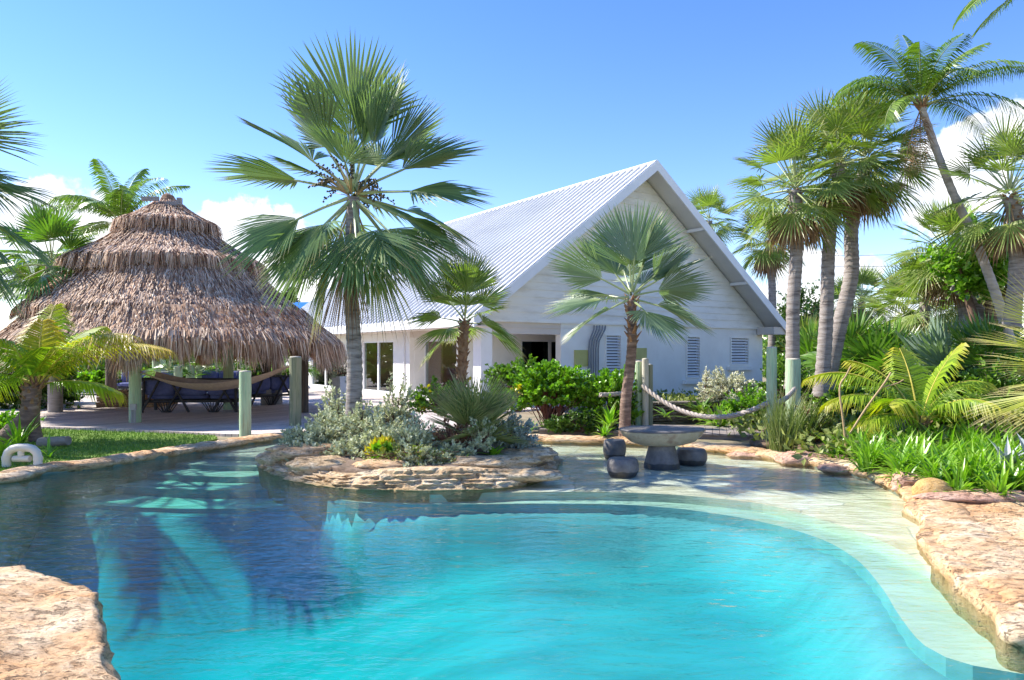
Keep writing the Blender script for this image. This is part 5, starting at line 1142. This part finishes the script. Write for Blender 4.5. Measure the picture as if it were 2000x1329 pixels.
sabal('cabbage palm partly behind the sea grape tree', [W(1925, 660, 26), W(1915, 540, 26)], .17, .14, 30, 1.1, 57)
mb = MB(); mb.tube(curve_pts([W(1945, 645, 20), W(1900, 590, 20), W(1862, 560, 20)], 14), [.12]*15, 10); tag(mb.build('leaning_trunk', M['palm_bark'], None, True), 'bare leaning trunk crossing behind the tall coconut trunk', 'trunk')
coco_palm('coconut_palm', 'tall leaning coconut palm at the upper right', [W(1975, 680, 16.6), W(1950, 590, 16.6), W(1905, 470, 16.6), W(1852, 355, 16.6), W(1798, 206, 16.6)], .115, .075,
          [(95, 84, 2.0, .35), (200, 62, 2.2, .75), (182, 40, 2.1, .95), (170, 55, 2.0, 1.1), (240, 72, 1.7, .9), (60, 70, 2.1, .9), (8, 62, 2.2, .5), (-5, 38, 2.5, .55), (-25, 14, 2.3, .8), (20, 18, 2.2, .8), (-70, 50, 1.6, 1.1), (210, 15, 1.7, 1.2), (120, 50, 2.0, .9), (330, 48, 2.2, .9), (285, 75, 1.7, .8), (150, 20, 1.8, 1.1)], ll=.56, nl=60, w=.016, seed=61, bark='coco_bark', dead=[(215, -55, 2.0, .35), (240, -60, 1.6, .3)], flare=1.2)
coco_palm('coconut_palm', 'coconut palm outside the top right corner with fronds hanging in', [W(2180, 600, 11), W(2170, 0, 11), W(2085, -62, 11)], .14, .1,
          [(186, -8, 1.9, .5), (178, -24, 1.5, .3), (200, 35, 2.0, .9), (170, 5, 1.7, .8), (100, 60, 2, .8), (0, 50, 2, .8), (270, 50, 2, .8), (140, 70, 2, .8)], ll=.5, nl=46, seed=63)
# young coconut left
coco_palm('young_coconut_palm', 'young lime coconut palm with yellow drooping fronds on the left lawn', [W(72, 868, 14.6), W(66, 820, 14.6), W(72, 752, 14.6)], .13, .09,
          [(95, 80, 1.75, .3), (200, 62, 1.8, .7), (175, 45, 1.9, .65), (-10, 55, 2.2, .75, .1, 'frond_coco_lime'), (5, 42, 2.75, .72, 0, 'frond_coco_yellow'), (-14, 50, 2.5, .7, .05, 'frond_coco_yellow'), (250, 72, 1.4, .7), (320, 62, 1.6, .9), (15, 12, 1.5, .5), (160, 20, 1.7, .8), (215, 30, 1.6, .9), (60, 66, 1.8, .6), (130, 60, 1.7, .8), (100, 88, 1.3, .2, 0, 'frond_coco_yellow')], 'frond_coco_lime', 'palm_bark_brown', seed=71, ll=.72, nl=52, w=.019, rmat='rachis_yellow', flare=1.5)
t_ = empty('palm_stump', G(30, 866, .07), 'bent old palm stump left of the young coconut palm', 'stump'); trunk([t_.location+V(-.35, 0, -.1), t_.location+V(-.05, 0, .2), t_.location+V(.22, .05, .55), t_.location+V(.22, .1, 1.1)], .22, .13, 'palm_bark_brown', t_, 1.2, 30, boots=26)
mb = MB(); q = G(100, 872, .07); mb.tube([q+V(-.2, 0, .06), q+V(.1, -.05, .09), q+V(.38, -.1, .12)], [.11, .1, .085], 12, jit=.05); tag(mb.build('log', M['wood_grey'], None, True), 'short cut log lying on the grass at the foot of the young palm', 'log')
# right young coconut
coco_palm('young_coconut_palm', 'young yellow green coconut palm arching over the spider lilies on the right', [W(1795, 850, 12.6), W(1795, 826, 12.6)], .1, .08,
          [(165, 58, 2.1, .95), (178, 45, 1.7, .9, 0, 'frond_coco_lime'), (190, 25, 1.2, .7), (85, 75, 1.5, .4), (350, 78, 1.5, .35), (2, 40, 1.9, .85), (-8, 28, 1.9, .72, 0, 'frond_coco_yellow'), (10, 60, 1.6, .9), (220, 50, 1.3, .9), (310, 50, 1.3, .9), (140, 70, 1.6, .7)], 'frond_coco_lime', 'palm_bark_brown', seed=73, ll=.6, nl=52, w=.017, rmat='rachis_yellow', notrunk=False, flare=1.1)
fan_palm('fan_palm', 'bleached yellow fan palm leaning in from the right edge', [(7.3, 8.9, .2), (7.35, 8.9, 1.55)], .12, .1, 20, .95, .75, 'frond_bleached', nseg=24, S=1.0, seed=75, elr=(70, -30), droop=.15, fuse=.18, extra=[(R(170), R(35), 1.0, .3), (R(185), R(5), 1.0, .5), (R(180), R(-22), .9, .7), (R(165), R(18), 1.0, .4)], pr=.012)
# background palmettos right
BGp = 'bushy stemless fan palms behind the lilies'
for i, (px, py, Y, s_, mt, lab) in enumerate([(1668, 690, 21, 1.2, 'frond_fan', 'green stemless fan palm right of the big trunks'), (1738, 720, 20, 1.2, 'frond_fan', 'green stemless fan palm left of the blue one'), (1838, 735, 18.5, 1.25, 'frond_blue', 'blue grey stemless fan palm above the young coconut palm'), (1930, 720, 17, 1.0, 'frond_fan', 'stemless fan palm in the shade at the right'), (1590, 700, 24, 1.1, 'frond_fan', 'stemless fan palm seen between the two left trunks'), (1575, 650, 36, 1.3, 'frond_sabal', 'pale stemless fan palm right of the corner of the house'), (1890, 690, 22, 1.2, 'frond_sabal', 'grey green stemless fan palm below the leaning trunk')]):
    q = W(px, py+45, Y); fan_palm('stemless_fan_palm', lab, [q, q+V(0, 0, .1)], .05, .05, 18, s_, .75, mt, nseg=24, S=1.5, seed=80+i, elr=(85, 5), droop=.3, lod=1, split=False, notrunk=True, group=BGp, cat='palm')
for i, (px, py, Y) in enumerate([(330, 730, 30), (385, 735, 31), (520, 735, 32), (575, 720, 34)]):
    q = W(px, py, Y); fan_palm('stemless_fan_palm', ['fan palm seen under the hut left of the hammock', 'fan palm seen under the hut above the sofa', 'fan palm seen under the hut near the dark paired posts', 'fan palm behind the hut by the house'][i], [q, q+V(0, 0, .1)], .05, .05, 12, .8, .5, 'frond_fan', nseg=20, S=1.4, seed=90+i, elr=(85, 0), lod=1, split=False, notrunk=True, cat='palm', group='fan palms beyond the hut')
# --- island shrubs
SB = 'silver leaved shrubs on the island'
for i, (px, py, Y, rx, ry, rz, n, lab) in enumerate([
    (612, 850, 11.9, .55, .5, .42, 150, 'silver shrub at the left end of the island'), (650, 800, 12.9, .5, .45, .75, 130, 'tall thin silver shrub left of the big palm trunk'),
    (745, 850, 11.7, .6, .5, .62, 190, 'silver shrub right of the big palm trunk'), (800, 860, 11.0, .5, .4, .5, 190, 'dense silver shrub at the middle front of the island'),
    (770, 800, 12.9, .45, .4, .9, 110, 'tall silver shrub before the glass doors'), (690, 868, 11.2, .4, .35, .34, 120, 'low silver shrub above the left rocks'),
    (880, 880, 10.9, .45, .3, .3, 140, 'low silver shrub right of the croton'), (820, 900, 10.55, .5, .25, .3, 150, 'silver shrub spilling over the middle of the rock rim'), (600, 872, 11.3, .35, .25, .25, 90, 'small silver shrub over the left end of the rock rim'), (700, 835, 12.2, .6, .5, .65, 170, 'full silver shrub around the foot of the big palm trunk')]):
    q = W(px, py+22, Y); q.z = max(.2, min(q.z-.05, .42))
    bush('silver_bush', lab, q, rx, ry, rz, .0, n, 26, .055, .34, 'leaf_silver', group=SB, seed=100+i, clump=.8, inner=.4, upright=.5)
bush('silver_bush', 'silver shrub with a tall tip at the right end of the island', W(945, 870, 11.0), .2, .2, .5, 0, 45, 24, .055, .34, 'leaf_silver', group=SB, seed=120, clump=.7, upright=.5)
bush('blue_shrub', 'blue grey shrub hanging over the right end of the island', W(1000, 868, 11.5), .42, .35, .5, .0, 130, 26, .055, .3, 'leaf_bluegrey', seed=121, clump=.8)
bush('red_twig_shrub', 'bare reddish brown twiggy shrub under the palmetto', W(885, 880, 11.2), .5, .35, .55, 0, 150, 7, .05, .25, 'leaf_rust', 'twig_red', seed=122, clump=.5, stemr=.008)
bush('green_shrub', 'small green shrub with orange tips behind the palmetto', W(860, 800, 13.2), .7, .5, .62, 0, 120, 24, .06, .45, 'leaf_mid', seed=123, accent=('leaf_yellow', .06))
bush('croton', 'small yellow leaved croton in the middle of the island', W(745, 893, 10.8), .2, .18, .28, 0, 26, 14, .13, .34, 'leaf_yellow', seed=124, clump=.4, accent=('leaf_bright', .4))
clump('bromeliad', 'green bromeliad rosette at the right of the island shrubs', W(965, 893, 10.9), 22, .32, .03, 'leaf_strap', el=(70, 20), bend=.6, seed=125)
clump('bromeliad', 'small green bromeliad rosette right above the low layered slab', W(905, 905, 10.6), 14, .22, .022, 'leaf_strap', el=(65, 15), bend=.5, seed=126)
bush('red_twig_shrub', 'brown twiggy undergrowth in front of the island shrubs', W(800, 900, 10.6), .75, .3, .24, 0, 170, 9, .045, .3, 'leaf_olive', 'twig_red', seed=127, clump=.5, stemr=.007)
# planter shrub
for_ = bush('silver_bush', 'silver shrub growing in the white planter box by the door', planter_root.location+V(0, 0, .9), .38, .35, .8, .25, 110, 24, .06, .36, 'leaf_silver', seed=130, clump=.7)
# --- right of island
bush('green_bush', 'bright green round bush with reddish stems right of the island', G(1073, 838, .05), 1.2, .85, .7, .9, 480, 30, .08, .5, 'leaf_bright', 'twig_red', seed=140, clump=.5, accent=('leaf_yellow', .04), stemr=.013)
bush('green_bush', 'fresh green hedge bush behind the small palm trunk on its left', W(1195, 830, 17.0), .85, .7, .95, .45, 300, 30, .075, .42, 'leaf_bright', seed=141, clump=.35, upright=.8)
bush('green_bush', 'darker green bush behind the bright round one', W(1010, 800, 18.0), .9, .7, .7, .6, 200, 26, .08, .45, 'leaf_mid', seed=142, clump=.4)
bush('green_bush', 'dark undergrowth between the round bush and the boardwalk', W(1130, 838, 16.3), .9, .45, .45, .0, 150, 24, .08, .4, 'leaf_dark', seed=143, clump=.4)
clump('lily_plant', 'bright strap leaved lily left of the small palm trunk', W(1190, 838, 15.6), 26, .6, .035, 'leaf_strap', el=(88, 35), bend=.6, seed=144)
clump('lily_plant', 'low strap leaved lily at the coping left of the table', W(1180, 852, 15.1), 30, .38, .022, 'leaf_strap', el=(80, 15), bend=.9, seed=145)
clump('lily_plant', 'thin strap leaves at the back of the island gap', W(1035, 842, 14.9), 14, .4, .02, 'leaf_strap', el=(80, 15), bend=.9, seed=146)
bush('white_shrub', 'cream leaved shrub against the white gable wall', W(1425, 800, 19.5), .95, .6, .62, .45, 260, 28, .06, .4, 'leaf_cream', seed=150, clump=.6, upright=.5)
bush('white_shrub', 'thin cream sprig sticking out to the left of the cream shrub', W(1378, 790, 19.6), .22, .2, .5, .55, 22, 22, .05, .4, 'leaf_cream', seed=151, clump=.9)
bush('green_bush', 'green bush hanging over the right end of the boardwalk', W(1465, 835, 17.6), .85, .6, .6, .35, 280, 28, .06, .42, 'leaf_bright', seed=152, clump=.5, accent=('leaf_cream', .08))
bush('green_bush', 'green bush beside the tall green piling', W(1530, 790, 18.5), .7, .6, .9, .4, 220, 26, .07, .42, 'leaf_mid', seed=153, clump=.4)
clump('fern_plant', 'large green bird nest fern behind the rope', W(1405, 838, 17.4), 26, .95, .06, 'leaf_strap', el=(75, 20), bend=1.0, seed=154)
clump('fern_plant', 'broad dark leaved plant by the wall vent', W(1372, 812, 18.6), 16, .6, .09, 'leaf_mid', el=(85, 40), bend=.8, seed=155)
clump('fern_plant', 'drooping green leaves left of the rope dip', W(1300, 815, 17.9), 14, .6, .04, 'leaf_mid', el=(60, 5), bend=.8, seed=156)
clump('reed_clump', 'tall reed clump in front of the green piling at the water edge', W(1528, 885, 12.9), 240, 1.25, .007, 'leaf_reed', el=(89, 66), bend=.4, seed=157, spread=.2)
clump('reed_clump', 'second reed clump right behind the first', W(1562, 868, 13.6), 160, 1.1, .007, 'leaf_reed', el=(89, 60), bend=.5, seed=158, spread=.22)
bush('brown_shrub', 'brownish green wispy shrub right of the reeds', W(1590, 868, 13.8), .55, .4, .8, .1, 200, 20, .05, .3, 'leaf_olive', 'twig_red', seed=159, clump=.5, accent=('leaf_rust', .15))
clump('lily_plant', 'dark strap leaved clump left of the lily bed', W(1650, 905, 12.2), 60, .75, .026, 'leaf_strap', el=(85, 25), bend=.7, seed=160, spread=.15)
# lily bed
rg = np.random.default_rng(5); mb = MB(); bed = [tuple(G(*p, .12))[:2] for p in ((1665, 905), (1740, 938), (1850, 958), (1960, 968), (2090, 972))]+[tuple(W(2120, 0, 11.5))[:2], tuple(W(2000, 0, 13.0))[:2], tuple(W(1650, 0, 13.0))[:2]]
k = 0
while k < 210:
    x, y = rg.uniform(5, 11), rg.uniform(8.2, 13.2)
    if inside((x, y), bed): strap('', '', (x, y, .16), int(rg.integers(12, 20)), rg.uniform(.48, .72), .024, 'leaf_strap', el=(86, 22), bend=.9, seed=1000+k, into=mb, spread=.07, nsec=5, taper=.8); k += 1
tag(mb.build('spider_lily_bed', M['leaf_strap']), 'dense bed of bright green spider lilies on the right bank', 'ground cover', kind='stuff')
EG = 'spider lily clumps at the front edge of the bed'
for i, (px, py, lab) in enumerate([(1690, 922, 'spider lily clump at the left front corner of the bed'), (1762, 942, 'spider lily clump just left of the boulder'), (1872, 966, 'spider lily clump just right of the boulder'), (1950, 975, 'spider lily clump near the right edge above the slab')]):
    clump('spider_lily', lab, G(px, py, .12), 34, .55, .022, 'leaf_strap', el=(85, 10), bend=.9, seed=170+i, group=EG, spread=.07)
def agave(label, c, n, L_, w, seed): return clump('agave', label, c, n, L_, w, 'leaf_agave', el=(80, 20), bend=.25, seed=seed, group='grey agaves among the lilies', fold=.5, taper=1.3)
agave('grey agave near the right edge among the lilies', W(1965, 915, 9.6), 14, .5, .05, 180)
agave('grey agave at the back of the lilies under the young coconut palm', W(1755, 850, 12.7), 14, .5, .06, 181)
agave('small grey agave at the extreme right of the lily bed', W(2015, 900, 9.3), 12, .4, .05, 182)
# curved bare stalks
mb = MB(); mb.tube(curve_pts([W(1655, 905, 12), W(1648, 830, 12), W(1640, 760, 12), W(1652, 735, 12), W(1662, 715, 12)], 20), [.022-.0006*i for i in range(21)], 7)
mb.tube(curve_pts([W(1652, 860, 12), W(1690, 800, 12), W(1725, 752, 12), W(1740, 728, 12)], 14), .016, 7); mb.tube(curve_pts([W(1722, 757, 12), W(1750, 750, 12), W(1765, 742, 12)], 8), .012, 6)
tag(mb.build('bare_stalk', M['stalk_tan'], None, True), 'forked bare tan stalk standing at the left of the lilies', 'stalk')
# left lilies
LL = 'strap leaved lilies round the pipe arch'
clump('lily_plant', 'tall strap leaved lily behind the pipe arch', G(35, 880, .1), 22, .8, .03, 'leaf_strap', el=(88, 35), bend=.6, seed=190, group=LL)
clump('lily_plant', 'strap leaved lily left of the pipe arch', G(5, 900, .1), 22, .6, .028, 'leaf_strap', el=(80, 15), bend=.7, seed=191, group=LL)
clump('lily_plant', 'small strap leaved lily right of the pipe arch', G(96, 893, .1), 14, .5, .02, 'leaf_strap', el=(80, 5), bend=.5, seed=192, group=LL)
bush('green_bush', 'yellow green groundcover shrub at the left edge of the lawn', W(15, 845, 16), .6, .6, .45, 0, 130, 22, .08, .3, 'leaf_bright', seed=193, group=None)
# hedges and shrubs behind
HB_ = 'background shrubs'
bgs = [(20, 770, 24, 2.2, 1.2, 1.5, 'leaf_dark', 'dark hedge bush at the far left behind the young palm'), (75, 765, 26, 1.6, 1.2, 1.2, 'leaf_mid', 'green bush right of the far left hedge'), (190, 754, 32, 1.4, .8, .5, 'leaf_bright', 'bright low shrub before the white garden wall'),
       (350, 752, 34, 1.2, .8, .5, 'leaf_bright', 'bright shrub beyond the sofa left of middle'), (430, 750, 36, 1.3, .8, .5, 'leaf_mid', 'green shrub beyond the sofa right of middle'), (545, 748, 38, 1.0, .8, .8, 'leaf_dark', 'dark shrub beyond the right end of the deck'), (505, 760, 30, .5, .4, 1.3, 'leaf_mid', 'potted green plant near the paired posts'),
       (1570, 745, 27, 1.0, 1, 1.8, 'leaf_mid', 'tall green bush right of the house corner'), (1600, 800, 20, 1.2, .8, .8, 'leaf_bright', 'bright green shrub under the big trunks'), (1660, 820, 17.5, 1.0, .8, .75, 'leaf_mid', 'green shrub right of the big trunks'), (1700, 770, 21, 1.5, 1, 1.1, 'leaf_mid', 'mid green shrub behind the bare stalk'),
       (1735, 850, 15, .9, .6, .5, 'leaf_dark', 'dark shrub behind the lilies'), (1790, 760, 22, 1.6, 1, 1.1, 'leaf_olive', 'olive shrub under the short cabbage palm'), (1880, 790, 17, 1.3, .9, 1.0, 'leaf_dark', 'dark green shrub behind the young coconut palm'), (1960, 790, 15, 1.3, .9, 1.1, 'leaf_mid', 'green shrub near the right edge'),
       (1640, 700, 33, 2.2, 1.2, 1.6, 'leaf_olive', 'olive bush far behind the trunks'), (1725, 690, 35, 2.4, 1.2, 1.9, 'leaf_mid', 'green bush far behind under the distant palms'), (1850, 690, 30, 2.4, 1.2, 1.7, 'leaf_olive', 'yellowish olive bush at the right distance'), (1950, 690, 26, 2.0, 1.2, 1.8, 'leaf_mid', 'green bush at the foot of the tall coconut palm'), (1545, 690, 36, 1.0, 1, 2.8, 'leaf_dark', 'tall dark shrub behind the leftmost big trunk'),
       (2030, 740, 16, 1.2, 1, 1.5, 'leaf_bright', 'bright shrub cut by the right edge'), (1830, 850, 13.6, .8, .5, .5, 'leaf_mid', 'green shrub at the foot of the young coconut palm')]
for i, (px, py, Y, rx, ry, rz, mt, lab) in enumerate(bgs):
    q = W(px, py, Y); q.z = max(.05, min(q.z, .5)); s_ = .05+.0035*Y
    bush('shrub', lab, q, rx, ry, rz, .15, int(150+90*rx), 26, s_, .45, mt, seed=200+i, clump=.5, group=HB_, cat='shrub', inner=.25)
# sea grape tree on the right
def tree(name, label, c, h, rx, ry, rz, tw, per, ll, lw, mat, seed, r0=.15, clump=.6, cat='tree', group=None):
    t = empty(name, c, label, cat, group); rg = np.random.default_rng(seed); r = random.Random(seed); base = Vector(c)
    mb = MB(); tips = []
    for i in range(7):
        a = i*2.4; e = V(math.cos(a)*rx*.6, math.sin(a)*ry*.6, h+r.uniform(-.3, .6)*rz); m = V(e.x*.25, e.y*.25, h*.55); mb.tube([V(0, 0, 0), m, e], [r0, r0*.6, r0*.2], 7, cap=False); tips.append(e)
    obj('trunk', mb, M['twig'], t, True)
    d = rg.normal(0, 1, (tw, 3)); d = unit(d); lump = np.array([noise.noise(Vector(tuple(x*2+seed))) for x in d]); k = (1+lump*clump)*rg.uniform(.55, 1.0, tw)
    tip = d*np.array([rx, ry, rz])*k[:, None]+np.array([0, 0, h]); root = tip*.6+np.array([0, 0, h*.4]); u = rg.uniform(.2, 1, (tw, per)); P = (root[:, None]+(tip-root)[:, None]*u[..., None]).reshape(-1, 3)+rg.normal(0, ll*.4, (tw*per, 3))
    D = unit(np.repeat(unit(tip-root), per, 0)*.5+rg.normal(0, .7, (len(P), 3))); Nn = rg.normal(0, .6, (len(P), 3))+np.array([-.3, -.1, 1.]); Nn = unit(Nn-D*(Nn*D).sum(1)[:, None]); L_ = rg.uniform(.7, 1.2, len(P))*ll
    v, f, lv = leaves_np(P, D, Nn, L_, L_*lw); mb = MB(); mb.add(v, f, lv); obj('crown', mb, M[mat], t); return t
q = W(1925, 700, 19.5); tree('sea_grape_tree', 'round leaved sea grape tree behind the tall coconut trunk', (q.x, q.y, 0), 4.3, 1.35, 1.2, 1.0, 240, 14, .17, .55, 'leaf_bigtree', 301)
q = W(1560, 700, 40); tree('green_tree', 'dense green tree right of the house roof behind the palms', (q.x, q.y, 0), 3.6, 1.6, 1.4, 2.2, 300, 22, .14, .4, 'leaf_dark', 302)
q = W(1590, 700, 37); tree('green_tree', 'leafy green tree between the house corner and the middle trunk', (q.x, q.y, 0), 2.6, 1.2, 1.2, 1.6, 220, 20, .15, .4, 'leaf_mid', 303)
# far feathery pines
def pine(px, py, Y, wd_, label, seed):
    tp = W(px, py, Y); t = empty('casuarina_tree', (tp.x, Y, 0), label, 'tree', 'feathery pines on the skyline'); h = tp.z; rg = np.random.default_rng(seed); n = 2600
    u = rg.uniform(.12, 1, n); a = rg.uniform(0, 6.28, n); rr = wd_*(1-u)**.7*rg.uniform(.2, 1, n)*(1+.4*np.sin(u*40)); P = np.stack([rr*np.cos(a), rr*np.sin(a), u*h], 1)
    D = unit(np.stack([np.cos(a), np.sin(a), rg.uniform(.2, 1.2, n)], 1)); Nn = unit(np.cross(D, rg.normal(0, 1, (n, 3)))); L_ = rg.uniform(.3, .7, n)
    v, f, lv = leaves_np(P, D, Nn, L_, L_*.08); mb = MB(); mb.add(v, f, lv); obj('crown', mb, M['leaf_pine'], t); mb = MB(); mb.tube([(0, 0, 0), (0, 0, h*.95)], [.14, .02], 6); obj('trunk', mb, M['twig'], t)
for i, (px, py, Y, w_, lab) in enumerate([(556, 575, 75, 1.2, 'left of two thin pines above the far end of the roof'), (570, 566, 75, 1.3, 'right of two thin pines above the far end of the roof'), (1930, 575, 60, 2, 'feathery pine far behind at the right edge'), (1895, 600, 62, 2, 'feathery pine left of the one at the right edge'), (1725, 640, 60, 2, 'low feathery pine behind the distant palms'), (1600, 600, 60, 2, 'feathery pine behind the middle trunks'), (1790, 628, 60, 2, 'feathery pine behind the short cabbage palm')]): pine(px, py, Y, w_, lab, 400+i)
# far treeline
rg = np.random.default_rng(77); mb = MB(); n = 60000; x = np.concatenate([rg.uniform(-75, -22, n//2), rg.uniform(19, 75, n//2)]); y = rg.uniform(52, 66, n)
hh = np.array([2.6+1.2*noise.noise(Vector((a*.22, 3.1, 0)))+.7*noise.noise(Vector((a*.9, 1, 0))) for a in x]); P = np.stack([x, y, hh*rg.uniform(.02, 1, n)**.6], 1); D = unit(rg.normal(0, 1, (n, 3))+np.array([0, 0, .4])); Nn = unit(np.cross(D, rg.normal(0, 1, (n, 3)))); L_ = rg.uniform(.25, .5, n)
v, f, lv = leaves_np(P, D, Nn, L_, L_*.4); mb.add(v, f, lv); tag(mb.build('far_treeline', M['leaf_mid']), 'far line of mixed trees along the horizon', 'trees', kind='stuff')
# leaf litter and low ground cover under the right plants
mb = MB(); n = 9000; x = rg.uniform(4.5, 15, n); y = rg.uniform(11.5, 26, n); P = np.stack([x, y, rg.uniform(.15, .5, n)], 1); D = unit(rg.normal(0, 1, (n, 3))+np.array([0, 0, .8])); Nn = unit(np.cross(D, rg.normal(0, 1, (n, 3)))); L_ = rg.uniform(.1, .2, n)
v, f, lv = leaves_np(P, D, Nn, L_, L_*.3); mb.add(v, f, lv); tag(mb.build('undergrowth', M['leaf_olive']), 'mixed low undergrowth between the plants on the right', 'ground cover', kind='stuff')
